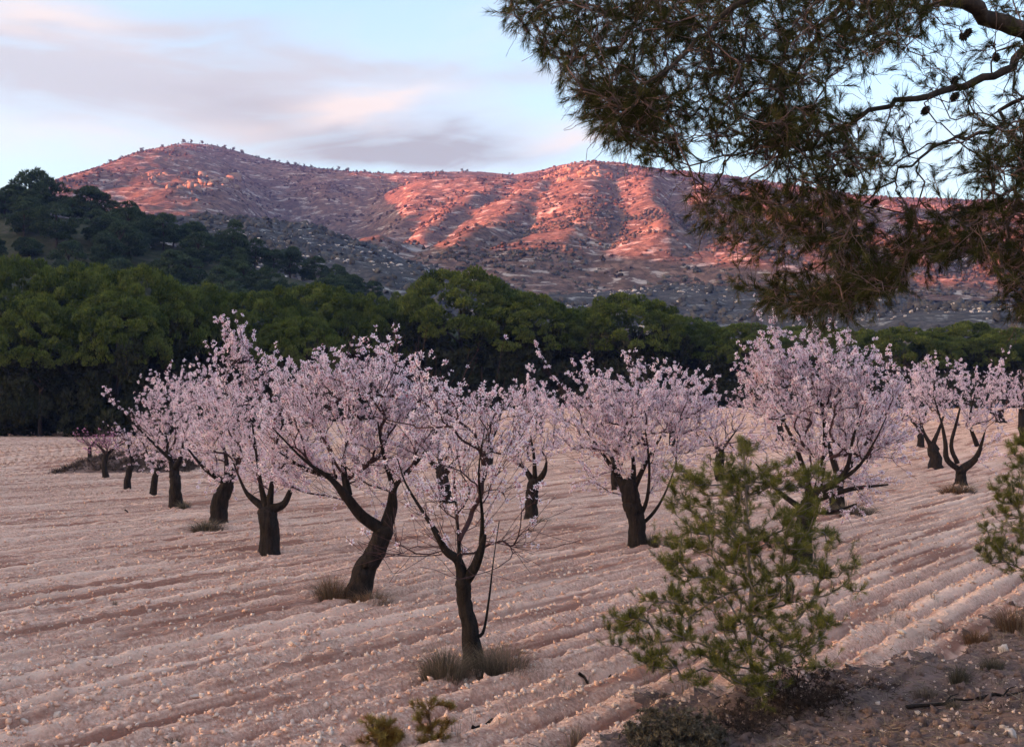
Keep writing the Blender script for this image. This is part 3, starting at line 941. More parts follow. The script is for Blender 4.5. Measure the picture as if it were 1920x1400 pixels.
# --- third row
almond(15, (1507, 1060), [[(1507, 1060, 17), (1506, 1010, 16), (1516, 960, 16), (1530, 925, 14)],
                          [(1522, 945, 10), (1512, 880, 7), (1490, 810, 5), (1450, 740, 3)], [(1530, 928, 10), (1545, 870, 7), (1548, 790, 5), (1530, 700, 3)],
                          [(1530, 926, 8), (1575, 885, 6), (1582, 820, 4), (1592, 760, 2)], [(1535, 920, 6), (1590, 880, 4.5), (1615, 830, 3), (1630, 780, 2)], [(1530, 935, 7), (1590, 915, 6), (1650, 905, 4)], [(1520, 955, 7), (1560, 960, 5), (1610, 945, 3)], [(1512, 960, 7), (1460, 920, 5), (1420, 870, 3)]],
       [(1530, 760, 130, 110, 1.1), (1440, 700, 45, 70, .8), (1600, 760, 90, 95, 1), (1640, 860, 60, 60, .9), (1570, 920, 70, 45, .8), (1470, 890, 70, 60, .7), (1500, 680, 70, 55, .8)],
       340, 1050, 8200, 'tallest almond tree, wide drooping white crown behind the young pine', 166, True, bl_r=.037,
       spikes=[[(1450, 720, 0), (1440, 660, 0), (1428, 612, 0)], [(1470, 700, 0), (1462, 650, .1), (1455, 610, .1)], [(1430, 740, 0), (1405, 680, 0), (1390, 645, 0)], [(1530, 690, 0), (1520, 645, 0)], [(1590, 700, 0), (1588, 640, 0)]])
almond(16, (1572, 962), [[(1572, 962, 13), (1568, 925, 12), (1572, 890, 11)], [(1572, 895, 8), (1555, 850, 6), (1540, 790, 4)], [(1572, 895, 8), (1605, 850, 6), (1630, 790, 4)]],
       [(1600, 780, 95, 90, 1), (1680, 790, 50, 60, .6)], 150, 400, 2900, 'almond tree with a dark foot and shadow just behind the tallest one', 177, True, bl_r=.043)
almond(17, (1350, 902), [[(1350, 902, 9), (1348, 870, 9), (1350, 845, 8)], [(1350, 850, 4), (1335, 825, 2.5), (1318, 795, 1.5)], [(1350, 850, 4), (1366, 822, 2.5), (1382, 795, 1.5)]],
       [(1350, 780, 85, 70, 1), (1400, 830, 60, 45, .8), (1310, 830, 50, 45, .8), (1350, 845, 60, 35, .8)], 130, 330, 2300, 'almond tree half hidden by the top of the young pine', 188, False, bl_r=.05)
almond(18, (1803, 911), [[(1803, 911, 11), (1803, 892, 9), (1801, 878, 9)], [(1800, 882, 6), (1775, 862, 6), (1771, 830, 6), (1762, 790, 4), (1745, 740, 2)], [(1804, 880, 8), (1826, 858, 7), (1833, 830, 5), (1836, 810, 3)],
                         [(1795, 868, 5), (1782, 835, 5), (1790, 790, 4), (1800, 740, 2)], [(1832, 835, 5), (1812, 790, 4), (1815, 740, 2)]],
       [(1800, 735, 95, 62, 1), (1735, 730, 50, 50, .8), (1860, 730, 45, 50, .7), (1840, 795, 55, 35, .8), (1850, 850, 50, 50, .12)], 240, 640, 4300, 'almond tree with a low forked vase shaped trunk and round crown at right', 199, True, bl_r=.047,
       spikes=[[(1870, 730, 0), (1878, 700, 0), (1882, 668, 0)]])
almond(19, (1755, 878), [[(1755, 878, 12), (1752, 850, 11), (1748, 832, 9)], [(1748, 838, 6), (1730, 810, 4), (1715, 770, 2)], [(1748, 838, 6), (1760, 800, 4), (1770, 760, 2)]],
       [(1715, 755, 62, 55, 1)], 80, 200, 1500, 'almond tree with a thick short trunk left of the vase shaped one', 210, False, bl_r=.055)
almond(20, (1727, 838), [[(1727, 838, 6), (1726, 815, 6), (1722, 795, 5)], [(1722, 800, 4), (1700, 775, 3), (1690, 750, 2)], [(1722, 800, 4), (1740, 775, 3), (1745, 750, 2)]],
       [(1690, 750, 55, 42, 1)], 60, 150, 1000, 'far almond tree with a thin trunk between the tallest and the vase shaped one', 221, False, bl_r=.06)
almond(21, (1880, 792), [[(1880, 792, 8), (1874, 778, 7), (1862, 772, 6)], [(1866, 774, 5), (1850, 765, 4), (1845, 740, 2)], [(1874, 780, 5), (1885, 755, 4), (1890, 730, 2)]],
       [(1878, 735, 45, 32, 1)], 60, 150, 900, 'far almond tree whose short trunk bends sideways like an arch', 232, False, bl_r=.07)
almond(22, (1921, 828), [[(1921, 828, 7), (1917, 800, 7), (1915, 770, 6)], [(1916, 775, 5), (1905, 755, 3), (1895, 735, 2)], [(1916, 775, 5), (1935, 750, 3), (1950, 720, 2)]],
       [(1925, 738, 36, 42, 1)], 70, 180, 1100, 'almond tree cut off by the right edge above the second young pine', 243, False, bl_r=.06)
for k, (bp, cr, lab) in enumerate([((1010, 812), (1010, 765, 40, 28, 1), 'far almond tree above the slim trunked one near the pines'), ((1260, 836), (1262, 772, 48, 36, 1), 'far almond tree right of the broad round crown'),
                                   ((1460, 826), (1455, 765, 46, 36, 1), 'far almond tree left of the tallest one'), ((1620, 812), (1622, 758, 40, 32, 1), 'far almond tree behind the tallest crown'), ((720, 850), (716, 800, 46, 36, 1), 'far almond tree behind the leaning one')]):
    x, y = bp
    almond(23 + k, bp, [[(x, y, 6), (x + 1, y - 18, 6), (x, y - 32, 5)], [(x, y - 28, 4), (x - 14, y - 48, 3), (x - 22, y - 66, 1.5)], [(x, y - 28, 4), (x + 14, y - 48, 3), (x + 20, y - 66, 1.5)]],
           [cr], 50, 120, 800, lab, 260 + k, False, bl_r=.065)

# ------------------------------------------------------------------ stone pine belt behind the field
def crown_lobes(g, centres, radii, per, rng, bases, size, upbias=.35, tint0=.5, inner=.55, up=.45, cap=False):
    for c, r in zip(centres, radii):
        n = int(per * (r / np.mean(radii)) ** 2)
        d = rand_dirs(n, rng)
        if cap: d[:, 2] = np.abs(d[:, 2]) * 1.1 - .22
        else: d[:, 2] += upbias
        d[:, 2] += 0; d /= np.linalg.norm(d, axis=1, keepdims=True)
        rr = r * (inner + (1 - inner) * rng.random((n, 1)) ** .5)
        pos = c + d * rr * np.array([1, 1, .82])
        dd = d * .8 + rng.normal(size=(n, 3)) * .35 + np.array([0, 0, up])
        lob = rng.normal(0, .12)
        tt = tint0 + lob + rng.normal(0, .13, n)
        k = rng.integers(0, len(bases), n)
        for j, (bv, bf) in enumerate(bases):
            q = k == j
            g.scatter(bv, bf, pos[q], frames(dd[q], rng), size * rng.uniform(.7, 1.25, q.sum()), tt[q])


TR = np.random.default_rng(3)
TUFT4 = [tuft_base(4, TR, 1.0, .36, .8) for _ in range(4)]
TUFT5 = [tuft_base(7, TR, 1.0, .30, 1.0) for _ in range(4)]


def stone_pine(seed, R=7.0, H=14.0):
    rng = np.random.default_rng(seed)
    g = Geo(); cs, rs = [], []
    base = H * .60; hc = H - base
    n = 150
    for i in range(n):
        ph = math.acos(1 - (i + .5) / n * 1.25); th = i * 2.39996 + rng.normal() * .2
        k = .80 + .20 * rng.random()
        cs.append([R * math.sin(ph) ** .9 * math.cos(th) * k, R * math.sin(ph) ** .9 * math.sin(th) * k, base + hc * math.cos(ph) * k * .93 - .6])
        rs.append(rng.uniform(.5, 1.1))
    crown_lobes(g, np.array(cs), np.array(rs), 120, rng, TUFT4, .30, .5, .72, up=.9, cap=True)
    # dead-twig skirt under the dome, canopy shade put into its dark colour
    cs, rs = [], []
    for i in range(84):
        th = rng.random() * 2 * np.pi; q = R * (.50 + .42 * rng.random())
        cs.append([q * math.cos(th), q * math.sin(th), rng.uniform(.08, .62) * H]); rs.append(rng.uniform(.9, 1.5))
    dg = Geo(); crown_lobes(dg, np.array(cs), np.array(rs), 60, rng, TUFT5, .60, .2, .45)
    tg = Geo()
    tube(tg, poly_smooth([(0, 0, -.5), (.1, .1, H * .2), (.2, -.1, H * .42), (.1, 0, H * .62)], 3), np.linspace(.32, .16, 10), 8, .5, .06, rng)
    for i in range(8):
        a = i * 2.4; z = H * rng.uniform(.25, .5)
        tube(tg, poly_smooth([(.1, 0, z), (R * .3 * math.cos(a), R * .3 * math.sin(a), z + H * .1), (R * .7 * math.cos(a), R * .7 * math.sin(a), z + H * .22)], 3), np.linspace(.12, .04, 7), 5, .5)
    return g, tg, dg


def ridge_y(px):
    return 112 + 20 * float(sm(250, 900, px))


SP = []
for i in range(5):
    g, tg, dg = stone_pine(400 + i)
    SP.append((mesh_of('crown', g, M['stonepine']), mesh_of('trunk', tg, M['pinebark'], True), mesh_of('lower_branches', dg, M['deadpine_shade'])))
BELT = [(30, 474, 105, 4), (150, 490, 115, 0), (275, 500, 110, -3), (385, 528, 85, 2), (490, 533, 95, -2), (600, 527, 95, 3), (695, 550, 80, 0), (865, 504, 135, -2), (985, 545, 105, -4), (770, 545, 70, 8),
        (1090, 572, 75, 3), (1180, 549, 108, -3), (1290, 592, 85, 2), (1390, 603, 95, -2), (1490, 604, 95, 3), (1590, 612, 90, 0), (1700, 612, 95, -3), (1805, 603, 100, 2), (1905, 613, 100, -2),
        (2010, 600, 105, 3), (-90, 478, 110, 2), (220, 545, 100, -9), (80, 560, 100, -10), (560, 590, 90, -10)]
BELT_LAB = {7: 'large round domed stone pine highest in the middle of the belt', 11: 'domed stone pine right of the large middle dome', 0: 'stone pine at the left edge, topmost of the belt there',
            18: 'stone pine at the right end of the belt, low and flat topped', 1: 'stone pine with a broad sunlit looking crown second along the belt', 5: 'stone pine with a bright green top left of the large dome',
            2: 'level topped stone pine just right of the broad second one', 3: 'lower stone pine below the end of the hill pine slope', 4: 'stone pine straight above the spire of the stubby armed almond', 6: 'low stone pine directly left of the large dome',
            8: 'stone pine on the right shoulder of the large middle dome', 9: 'stone pine tucked behind the left shoulder of the large dome', 10: 'small stone pine in the dip between the two domes', 12: 'lower stone pine above the broad round almond crown',
            13: 'stone pine just left of the top of the tallest almond', 14: 'stone pine directly behind the top of the tallest almond', 15: 'stone pine under the lowest sprays of the hanging pine', 19: 'stone pine beyond the right edge ending the belt', 20: 'stone pine beyond the left edge ending the belt',
            21: 'shorter stone pine standing in front of the belt above the small left almonds', 22: 'shorter stone pine standing in front of the belt at the far left', 23: 'shorter stone pine in front of the belt behind the leaning almond',
            17: 'wide flat stone pine above the vase shaped almond tree', 16: 'stone pine above the far almond trunks at right'}
r_ = np.random.default_rng(8)
for i, (px, py, hw, dy) in enumerate(BELT):
    Y = ridge_y(px) + dy + 5
    P = at(px, py, Y); zg = float(gz(P[0], Y)) - .3
    H = P[2] - zg; R = hw * Y / F
    o = thing('stone_pine', (P[0], Y, zg), BELT_LAB.get(i, 'stone pine merging into the dark green belt behind the orchard'), 'tree', 'stone pines along the far side of the field', r_.random() * 6.28)
    o.scale = (R / 7.0, R / 7.0, H / 13.6)
    a, b, c = SP[i % 5]
    mk('crown', a, None, o); mk('trunk', b, None, o); mk('lower_branches', c, None, o, label='dead brown twigs and old needles, coloured darker for the shade under the crown', kind='stuff')

# dark bushes along the foot of the belt
BU = []
for i in range(3):
    rng = np.random.default_rng(450 + i); g = Geo()
    cs = np.column_stack([rng.normal(0, 1.1, 14), rng.normal(0, .9, 14), rng.uniform(.3, 2.3, 14)])
    crown_lobes(g, cs, rng.uniform(.6, 1.0, 14), 60, rng, TUFT5, .40, .2, .35)
    tg = Geo()
    for k in range(4): tube(tg, [(0, 0, -.2), tuple(cs[k] * .5), tuple(cs[k])], [.07, .05, .02], 5)
    BU.append((mesh_of('foliage', g, M['deadpine_shade']), mesh_of('stem', tg, M['pinebark'], True)))
for i in range(34):
    px = -60 + i * 61 + r_.normal() * 14
    Y = ridge_y(px) - 5 + r_.normal() * 1.2; x = ray(px, 700)[0] * Y
    o = thing('bush', (x, Y, float(gz(x, Y)) - .15), 'dark bush at the foot of the stone pine belt', 'bush', 'dark bushes under the stone pines', r_.random() * 6.28)
    s = r_.uniform(.8, 1.6); o.scale = (s * 1.2, s, s)
    a, b = BU[i % 3]; mk('foliage', a, None, o); mk('stem', b, None, o)


# ------------------------------------------------------------------ pines on the wooded hill
def aleppo(seed, H=9.0, R=3.0):
    rng = np.random.default_rng(seed); g = Geo()
    n = 44; cs = []; rs = []
    for i in range(n):
        z = rng.uniform(.22, 1.0); w = math.sin(math.pi * min(1, (z - .1) / .95)) ** .7 * R * (.55 + .45 * rng.random() ** .5)
        a = rng.random() * 6.28
        cs.append([w * math.cos(a) * .9, w * math.sin(a) * .9, z * H - .5]); rs.append(rng.uniform(.7, 1.25))
    crown_lobes(g, np.array(cs), np.array(rs), 85, rng, TUFT4, .44, .35, .6, up=.7, cap=True)
    tg = Geo()
    tube(tg, poly_smooth([(0, 0, -.6), (.2, .1, H * .3), (.1, -.2, H * .6), (.2, 0, H * .85)], 3), np.linspace(.22, .06, 10), 7, .5, .06, rng)
    for i in range(7):
        c = cs[i]; tube(tg, [(.15, 0, c[2] * .7), tuple(np.array(c) * .6 + np.array([0, 0, c[2] * .25])), tuple(c)], [.08, .06, .03], 5)
    return mesh_of('crown', g, M['darkpine']), mesh_of('trunk', tg, M['pinebark'], True)


AL = [aleppo(500 + i, H, R) for i, (H, R) in enumerate([(9.5, 3.0), (8.5, 3.4), (8.0, 2.6), (9.0, 3.8), (6.5, 3.2)])]
r_ = np.random.default_rng(17)
HILLT = [(12, 365, 232, 1.0), (62, 318, 232, 1.45), (100, 338, 236, 1.15), (30, 350, 226, 1.2), (138, 372, 228, 1.0), (172, 352, 230, 1.3), (205, 378, 234, 1.0), (243, 378, 228, 1.1), (285, 405, 225, 1.0), (325, 410, 228, 1.05), (362, 418, 232, 1.1),
         (300, 415, 236, .9), (440, 440, 236, 1.0), (478, 450, 230, 1.0), (515, 470, 228, .9), (545, 465, 232, 1.0), (590, 482, 236, .9), (630, 497, 230, .85), (405, 440, 226, .9), (665, 520, 228, .7), (700, 528, 230, .65)]
for (px, py, Y, s) in HILLT:
    x = ray(px, py)[0] * Y
    z = float(wood_z(np.array(x), np.array(Y)))
    ztop = CAMZ + ray(px, py)[1] * Y
    H = np.clip(ztop - z, 4.5, 14)
    k = r_.integers(0, 5); HN = (9.5, 8.5, 8.0, 9.0, 6.5)[k]
    lab = 'tallest dark pine on the crest of the wooded hill' if px == 62 else 'dark pine on the skyline of the wooded hill'
    o = thing('hill_pine', (x, Y, z), lab, 'tree', 'dark pines on the crest of the wooded hill' if px != 62 else None, r_.random() * 6.28)
    o.scale = (s, s, H / HN)
    mk('crown', AL[k][0], None, o); mk('trunk', AL[k][1], None, o)
for i in range(78):
    Y = r_.uniform(150, 226); px = -40 + 720 * r_.random()
    x = ray(px, 500)[0] * Y; z = float(wood_z(np.array(x), np.array(Y)))
    if z < 3 and Y > 170: continue
    k = r_.integers(0, 5); s = r_.uniform(.7, 1.15)
    o = thing('hill_pine', (x, Y, z - .2), 'dark pine standing among others on the slope of the wooded hill', 'tree', 'dark pines on the slope of the wooded hill', r_.random() * 6.28)
    o.scale = (s, s, s * r_.uniform(.75, 1.0))
    mk('crown', AL[k][0], None, o); mk('trunk', AL[k][1], None, o)

# --- trees on the mountain's skyline
SM = []
for i in range(3):
    rng = np.random.default_rng(560 + i); g = Geo()
    cs = np.column_stack([rng.normal(0, .9, 9), rng.normal(0, .9, 9), rng.uniform(.6, 4.6, 9)])
    crown_lobes(g, cs, rng.uniform(.7, 1.2, 9), 18, rng, TUFT5, .8, .2, .5)
    tg = Geo(); tube(tg, [(0, 0, -.8), (.1, 0, 1.6), (0, 0, 4)], [.2, .16, .08], 5)
    SM.append((mesh_of('crown', g, M['darkpine']), mesh_of('trunk', tg, M['pinebark'])))
pxs = np.concatenate([np.linspace(190, 330, 14), np.linspace(335, 700, 46), np.array([765, 775, 835, 838, 878, 884, 890, 972]), np.array([725, 745])]) + r_.normal(0, 11, 70)
for i, px in enumerate(pxs):
    Y = RY - r_.uniform(0, 14); x = ray(px, 300)[0] * Y; z = float(mountain_z(np.array([x]), np.array([Y]))[0])
    s = .32 + .85 * r_.random() ** 1.8
    o = thing('ridge_pine', (x, Y, z - .3), 'tiny dark pine on the skyline of the mountain', 'tree', 'small pines along the mountain skyline', r_.random() * 6.28)
    o.scale = (s * 1.1, s * 1.1, s)
    mk('crown', SM[i % 3][0], None, o); mk('trunk', SM[i % 3][1], None, o)

# --- scrub, and limestone crags on the slopes
def rock_mesh(rng, sub=1, flat=.65):
    v, f = ICO1 if sub else ICO0
    q = v * (1 + .20 * rng.normal(size=(len(v), 1)))
    for _ in range(6):                                     # broken faces
        n = rng.normal(size=3); n /= np.linalg.norm(n); dd = q @ n; lim = .46
        q = q - np.maximum(dd - lim, 0)[:, None] * n
    return q * np.array([1, .8 + .3 * rng.random(), flat + .2 * rng.random()]), f


bv, bf = ICO0


def scrub_on(name, zf, n, xr, yr, size, thresh, label, seed, mat='scrub', squash=.75, dens=45):
    rng = np.random.default_rng(seed)
    x = rng.uniform(*xr, n); y = rng.uniform(*yr, n)
    keep = fbm(x, y, dens, 4, seed) + rng.normal(0, .09, n) > thresh
    keep &= np.abs(x) < .62 * y + 40
    x, y = x[keep], y[keep]; m = len(x)
    s = rng.uniform(.35, 1.0, m) ** 1.8 * size * 1.15
    pos = np.column_stack([x, y, zf(x, y) + s * .25])
    g = Geo()
    tri = np.array([(0, 11, 5), (0, 5, 1), (5, 11, 4), (1, 5, 9), (4, 9, 5), (0, 1, 7), (0, 10, 11), (3, 9, 4), (11, 10, 2), (2, 4, 11)])
    bf = ICO0[1][bv[ICO0[1]].mean(axis=1)[:, 2] > -.35]; jit = [bv * (1 + .36 * rng.normal(size=(12, 1))) for _ in range(4)]
    w = rng.integers(0, 4, m); R = frames(np.column_stack([rng.normal(0, .2, m), rng.normal(0, .2, m), np.ones(m)]), rng)
    for k in range(4):
        q = w == k
        sc = np.column_stack([s[q], s[q], s[q] * squash])
        g.scatter(jit[k], bf, pos[q], R[q], sc, rng.random(q.sum()))
    return mk(name, g, M[mat], label=label, cat='scrub', kind='stuff')


scrub_on('mountain_scrub', mountain_z, 40000, (-640, 620), (560, 1245), 1.5, .07, 'low dark scrub dotting the sunlit mountain slopes', 3, 'redscrub', .8, 30)
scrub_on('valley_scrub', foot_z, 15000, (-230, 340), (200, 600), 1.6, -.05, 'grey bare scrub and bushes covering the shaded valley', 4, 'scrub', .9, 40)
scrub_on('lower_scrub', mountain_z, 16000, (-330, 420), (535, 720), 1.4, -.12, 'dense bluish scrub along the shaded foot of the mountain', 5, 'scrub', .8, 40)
scrub_on('slope_rocks', foot_z, 5000, (-230, 300), (220, 520), .9, .05, 'pale stones strewn over the shaded foothill', 6, 'pale_rock', .5, 30)


def crag(px, py, w, h, n, seed, label, zf=mountain_z):
    """a limestone outcrop of many blocks, seated on the slope where the line of sight meets it"""
    rng = np.random.default_rng(seed)
    sx, sz = ray(px, py); Y = np.linspace(540, RY - 3, 1500)
    dd = CAMZ + sz * Y - zf(sx * Y, Y); i = int(np.argmax(dd < 0)) if (dd < 0).any() else len(Y) - 1
    B = np.array([sx * Y[i], Y[i], float(zf(np.array([sx * Y[i]]), np.array([Y[i]]))[0])]); ppm = F / Y[i]
    root = thing('rock_outcrop', B, label, 'rock')
    bvv, bff = ICO1; n = int(n * 2.4)
    for k in range(n):
        ox = rng.normal(0, w / ppm * .32); oy = rng.normal(0, h / ppm * 1.1)
        s = rng.uniform(.3, 1.0) ** 1.6 * h / ppm * .27
        v = rock_mesh(rng, 1, .8)[0] * np.array([s * rng.uniform(.8, 1.5), s, s * rng.uniform(.7, 1.3)])
        z = float(zf(np.array([B[0] + ox]), np.array([B[1] + oy]))[0]) - B[2]
        g = Geo(); g.add(v, bff, rng.random())
        mk('boulder', g, M['crag'], root, loc=(ox, oy, z + s * .1))


crag(292, 332, 40, 26, 10, 701, 'pale rock outcrop below the left shoulder of the mountain')
crag(372, 350, 40, 42, 16, 702, 'upright orange limestone crag under the summit, left one of the pair')
crag(420, 345, 48, 44, 18, 703, 'orange limestone crag under the summit, right one of the pair')
crag(1045, 325, 56, 24, 14, 704, 'sunlit rock wall at the left end of the rounded right summit')
crag(1095, 324, 66, 30, 18, 705, 'widest sunlit limestone wall below the rounded right summit')
crag(745, 348, 50, 20, 10, 706, 'pale rock outcrop at the top of the big red spur')
crag(708, 338, 20, 12, 5, 707, 'small rock knob left of the big red spur')
crag(640, 372, 14, 9, 4, 708, 'small orange rock standing alone in the shaded gully')
crag(1170, 345, 40, 8, 6, 709, 'low rock ledge below the rounded right summit')
crag(330, 300, 30, 9, 6, 711, 'low rock band high on the lit left face of the mountain')
crag(455, 305, 26, 8, 5, 712, 'small pale rocks right of the summit on the shaded face')
crag(575, 330, 30, 9, 6, 713, 'orange lit rocks in the middle of the shaded mountain face')
crag(1000, 352, 40, 7, 6, 714, 'thin pale ledge on the upper red slope below the saddle')
crag(905, 378, 46, 7, 6, 715, 'long pale ledge across the middle of the red slope')
crag(1120, 392, 60, 7, 7, 716, 'longest pale ledge on the red slope below the rounded summit')
crag(560, 408, 60, 6, 8, 717, 'whitish rubble streak in the gully left of the big red spur')
crag(1760, 392, 110, 22, 16, 710, 'orange cliff band along the plateau rim behind the hanging pine branches')

# ------------------------------------------------------------------ loose stones and clods in the field
rng = np.random.default_rng(31)
STM = []
for k in range(8):
    v, f = rock_mesh(rng, 1); g = Geo(); g.add(v, f, rng.random()); STM.append(mesh_of('stone', g, M['stone']))
big = [(557, 1222, 11), (550, 1045 + 180, 9), (485, 1280, 12), (365, 1305, 11), (282, 1372, 13), (107, 1345, 12), (48, 1358, 10), (905, 1320, 11), (1062, 1293, 9), (1020, 1282, 9), (755, 1233, 9), (698, 1260, 9), (1062, 1338, 7),
       (90, 1078, 8), (227, 1030, 6), (328, 962, 10), (280, 982, 7), (150, 1002, 6), (1628, 1125, 8), (1600, 1200, 8), (1818, 1172, 7), (1050, 1258, 8), (985, 1235, 7), (820, 1345, 7), (30, 1400, 9), (1180, 1210, 6)]
for px, py, r in big:
    B = ground_hit(px, py); z = float(field_z(B[0], B[1]))
    o = mk('stone', STM[rng.integers(0, 8)], None, FIELD, loc=(B[0], B[1], z + .02)); s = r * B[1] / F
    o.scale = (s * 1.15, s, s * .8); o.rotation_euler = (rng.normal() * .2, rng.normal() * .2, rng.random() * 6.28)
cnt = 0
while cnt < 230:
    Y = 9 + 15 * rng.random() ** 1.4; x = rng.uniform(-.52, .52) * Y
    if verge_v(x, Y) > -.1: continue
    cnt += 1
    s = rng.uniform(.028, .060); z = float(field_z(x, Y))
    o = mk('stone', STM[rng.integers(0, 8)], None, FIELD, loc=(x, Y, z + s * .2))
    o.scale = (s * rng.uniform(.9, 1.3), s, s * rng.uniform(.6, .9)); o.rotation_euler = (rng.normal() * .3, rng.normal() * .3, rng.random() * 6.28)


OCT = (np.array([(1, 0, 0), (-1, 0, 0), (0, 1, 0), (0, -1, 0), (0, 0, 1), (0, 0, -1)], float), np.array([(0, 2, 4), (2, 1, 4), (1, 3, 4), (3, 0, 4), (2, 0, 5), (1, 2, 5), (3, 1, 5), (0, 3, 5)]))


def strew(name, mat, n, yr, sizes, on_verge, parent, seed, pw=1.6, tri=True):
    rng = np.random.default_rng(seed)
    y = yr[0] + (yr[1] - yr[0]) * rng.random(n) ** pw; x = rng.uniform(-.58, .58, n) * y
    v = verge_v(x, y); keep = (v > 0) if on_verge else (v < 0.05)
    keep &= fbm(x, y, 1.8, 2, 61 + seed) + rng.normal(0, .3, n) > -.1
    if not on_verge: keep &= furrow(x, y) + rng.normal(0, .05, n) > -.06
    x, y = x[keep], y[keep]; m = len(x); s = sizes[0] + (sizes[1] - sizes[0]) * rng.random(m) ** 2.5
    pos = np.column_stack([x, y, field_z(x, y) + s * .25])
    g = Geo(); w = rng.integers(0, 6, m); R = frames(rand_dirs(m, rng), rng); t = rng.random(m)
    for k in range(6):
        vv, ff = OCT[0] * (1 + .25 * rng.normal(size=(6, 1))) * np.array([1, .85, .7]), OCT[1]; q = w == k
        g.scatter(vv, ff, pos[q], R[q], s[q], t[q])
    return mk(name, g, M[mat], parent, kind='stuff')


strew('small_stones', 'stone', 62000, (7.5, 50), (.011, .046), False, FIELD, 71)
strew('clods', 'clod', 34000, (7.5, 55), (.014, .055), False, FIELD, 72)
strew('verge_clods', 'verge', 7000, (6.5, 20), (.02, .08), True, VERGE, 74, 1.0)
strew('verge_stones', 'stone', 9000, (6.5, 20), (.006, .034), True, VERGE, 73, 1.0)

# ------------------------------------------------------------------ grasses and low plants
def blades(g, n, rng, rx, ry, h, width, lean=.5, tint=.5, centre=(0, 0, 0)):
    a = rng.random(n) * 2 * np.pi; q = rng.random(n) ** .6
    bx = np.cos(a) * q * rx * .45; by = np.sin(a) * q * ry * .45
    out = np.column_stack([np.cos(a) * rx, np.sin(a) * ry]) * (q * lean)[:, None] + rng.normal(0, .12, (n, 2)) * h
    hh = h * rng.uniform(.25, 1.05, n) * (1 - .35 * q)
    p0 = np.column_stack([bx, by, np.full(n, -.14)])
    p1 = np.column_stack([bx + out[:, 0] * .4, by + out[:, 1] * .4, hh * .62])
    p2 = np.column_stack([bx + out[:, 0] * 1.1, by + out[:, 1] * 1.1, hh])
    s = rng.normal(size=(n, 3)) * np.array([1, 1, .1]); s /= np.linalg.norm(s, axis=1, keepdims=True); s *= width / 2
    V = np.stack([p0 + s, p0 - s, p1 + s * .8, p1 - s * .8, p2], axis=1) + np.asarray(centre)
    k = np.arange(n)[:, None] * 5
    Fq = k + np.array([[0, 1, 3, 2]]); Ft = k + np.array([[2, 3, 4]])
    t = np.repeat(np.clip(tint + rng.normal(0, .2, n), 0, 1), 5)
    g.add(V.reshape(-1, 3), Fq, t)
    g.T.append(Ft + (g.n - len(t)))


def grass_clump(px, py, w, h, label, seed, mats=('drygrass',), n=700, d=None, name='grass_clump', width=.004, lean=1.0):
    rng = np.random.default_rng(seed); B = ground_hit(px, py); ppm = F / B[1]
    if len(mats) == 1:
        g = Geo(); blades(g, n, rng, w / ppm * .5, w / ppm * .4, h / ppm, width, lean)
        o = mk(name, g, M[mats[0]], loc=B, label=label, cat='grass'); return o
    root = thing(name, B, label, 'grass')
    for i, m in enumerate(mats):
        g = Geo(); blades(g, n // len(mats), rng, w / ppm * .5, w / ppm * .4, h / ppm * (1 - .12 * i), width, lean, centre=((rng.random() - .5) * w / ppm * .35, (rng.random() - .6) * .1, 0))
        mk('blades', g, M[m], root, label={'rustgrass': 'rusty brown blades', 'greengrass': 'dull green blades', 'drygrass': 'straw brown blades'}[m])
    return root


grass_clump(850, 1278, 115, 92, 'grey green grass clump on the near side of the nearest almond trunk', 801, ('greengrass', 'drygrass'), 1500)
grass_clump(930, 1268, 120, 88, 'dry brown grass clump right of the nearest almond trunk', 802, ('drygrass', 'greengrass'), 1300)
grass_clump(625, 1128, 85, 75, 'rusty and straw coloured grass clump left of the leaning trunk', 803, ('rustgrass', 'drygrass', 'greengrass'), 1300)
grass_clump(690, 1134, 95, 42, 'low brown grass skirting the front of the leaning trunk', 804, ('drygrass', 'rustgrass'), 900)
grass_clump(402, 998, 76, 34, 'dark grass clump at the foot of the slanting trunk', 805, ('greengrass', 'drygrass'), 700, width=.012)
grass_clump(345, 957, 34, 26, 'thin grass beside the trunk with the pale stone', 806, ('greengrass',), 240, width=.012)
grass_clump(1797, 926, 74, 30, 'grass clump at the foot of the vase shaped almond tree', 807, ('greengrass', 'rustgrass'), 600, width=.016)
grass_clump(1222, 1027, 40, 34, 'dark grass clump right of the broad almond trunk', 808, ('greengrass',), 420, width=.009)
grass_clump(1005, 981, 70, 16, 'flat dry grass round the slim almond trunk', 809, ('drygrass',), 300, width=.011)
grass_clump(1590, 968, 95, 34, 'dark matted grass under the drooping branches of the tallest almond', 810, ('greengrass', 'greengrass'), 900, width=.014)
grass_clump(1395, 1118 + 170, 40, 30, 'dark grass tuft in front of the young pine stem', 811, ('greengrass',), 420)
grass_clump(1797, 1284, 44, 52, 'dark rounded grass tuft alone on the dark verge', 812, ('greengrass',), 520)
grass_clump(1860, 1258, 52, 38, 'wide dark grass tuft on the verge beside the upright pale stone', 813, ('greengrass',), 520)
grass_clump(1788, 1335, 32, 32, 'small dark grass tuft low on the verge', 814, ('greengrass',), 320)
grass_clump(1735, 1308, 56, 30, 'faded brown grass tuft in the middle of the verge', 815, ('brush' if False else 'drygrass',), 300)
grass_clump(1890, 1180, 90, 62, 'dry rusty grass below the right hand young pine', 816, ('rustgrass', 'drygrass'), 900)
grass_clump(1830, 1205, 60, 36, 'short straw grass at the edge of the ploughed field', 817, ('rustgrass',), 420)
grass_clump(330, 1398, 46, 22, 'sparse weeds at the bottom edge of the ploughed field', 818, ('drygrass',), 160)
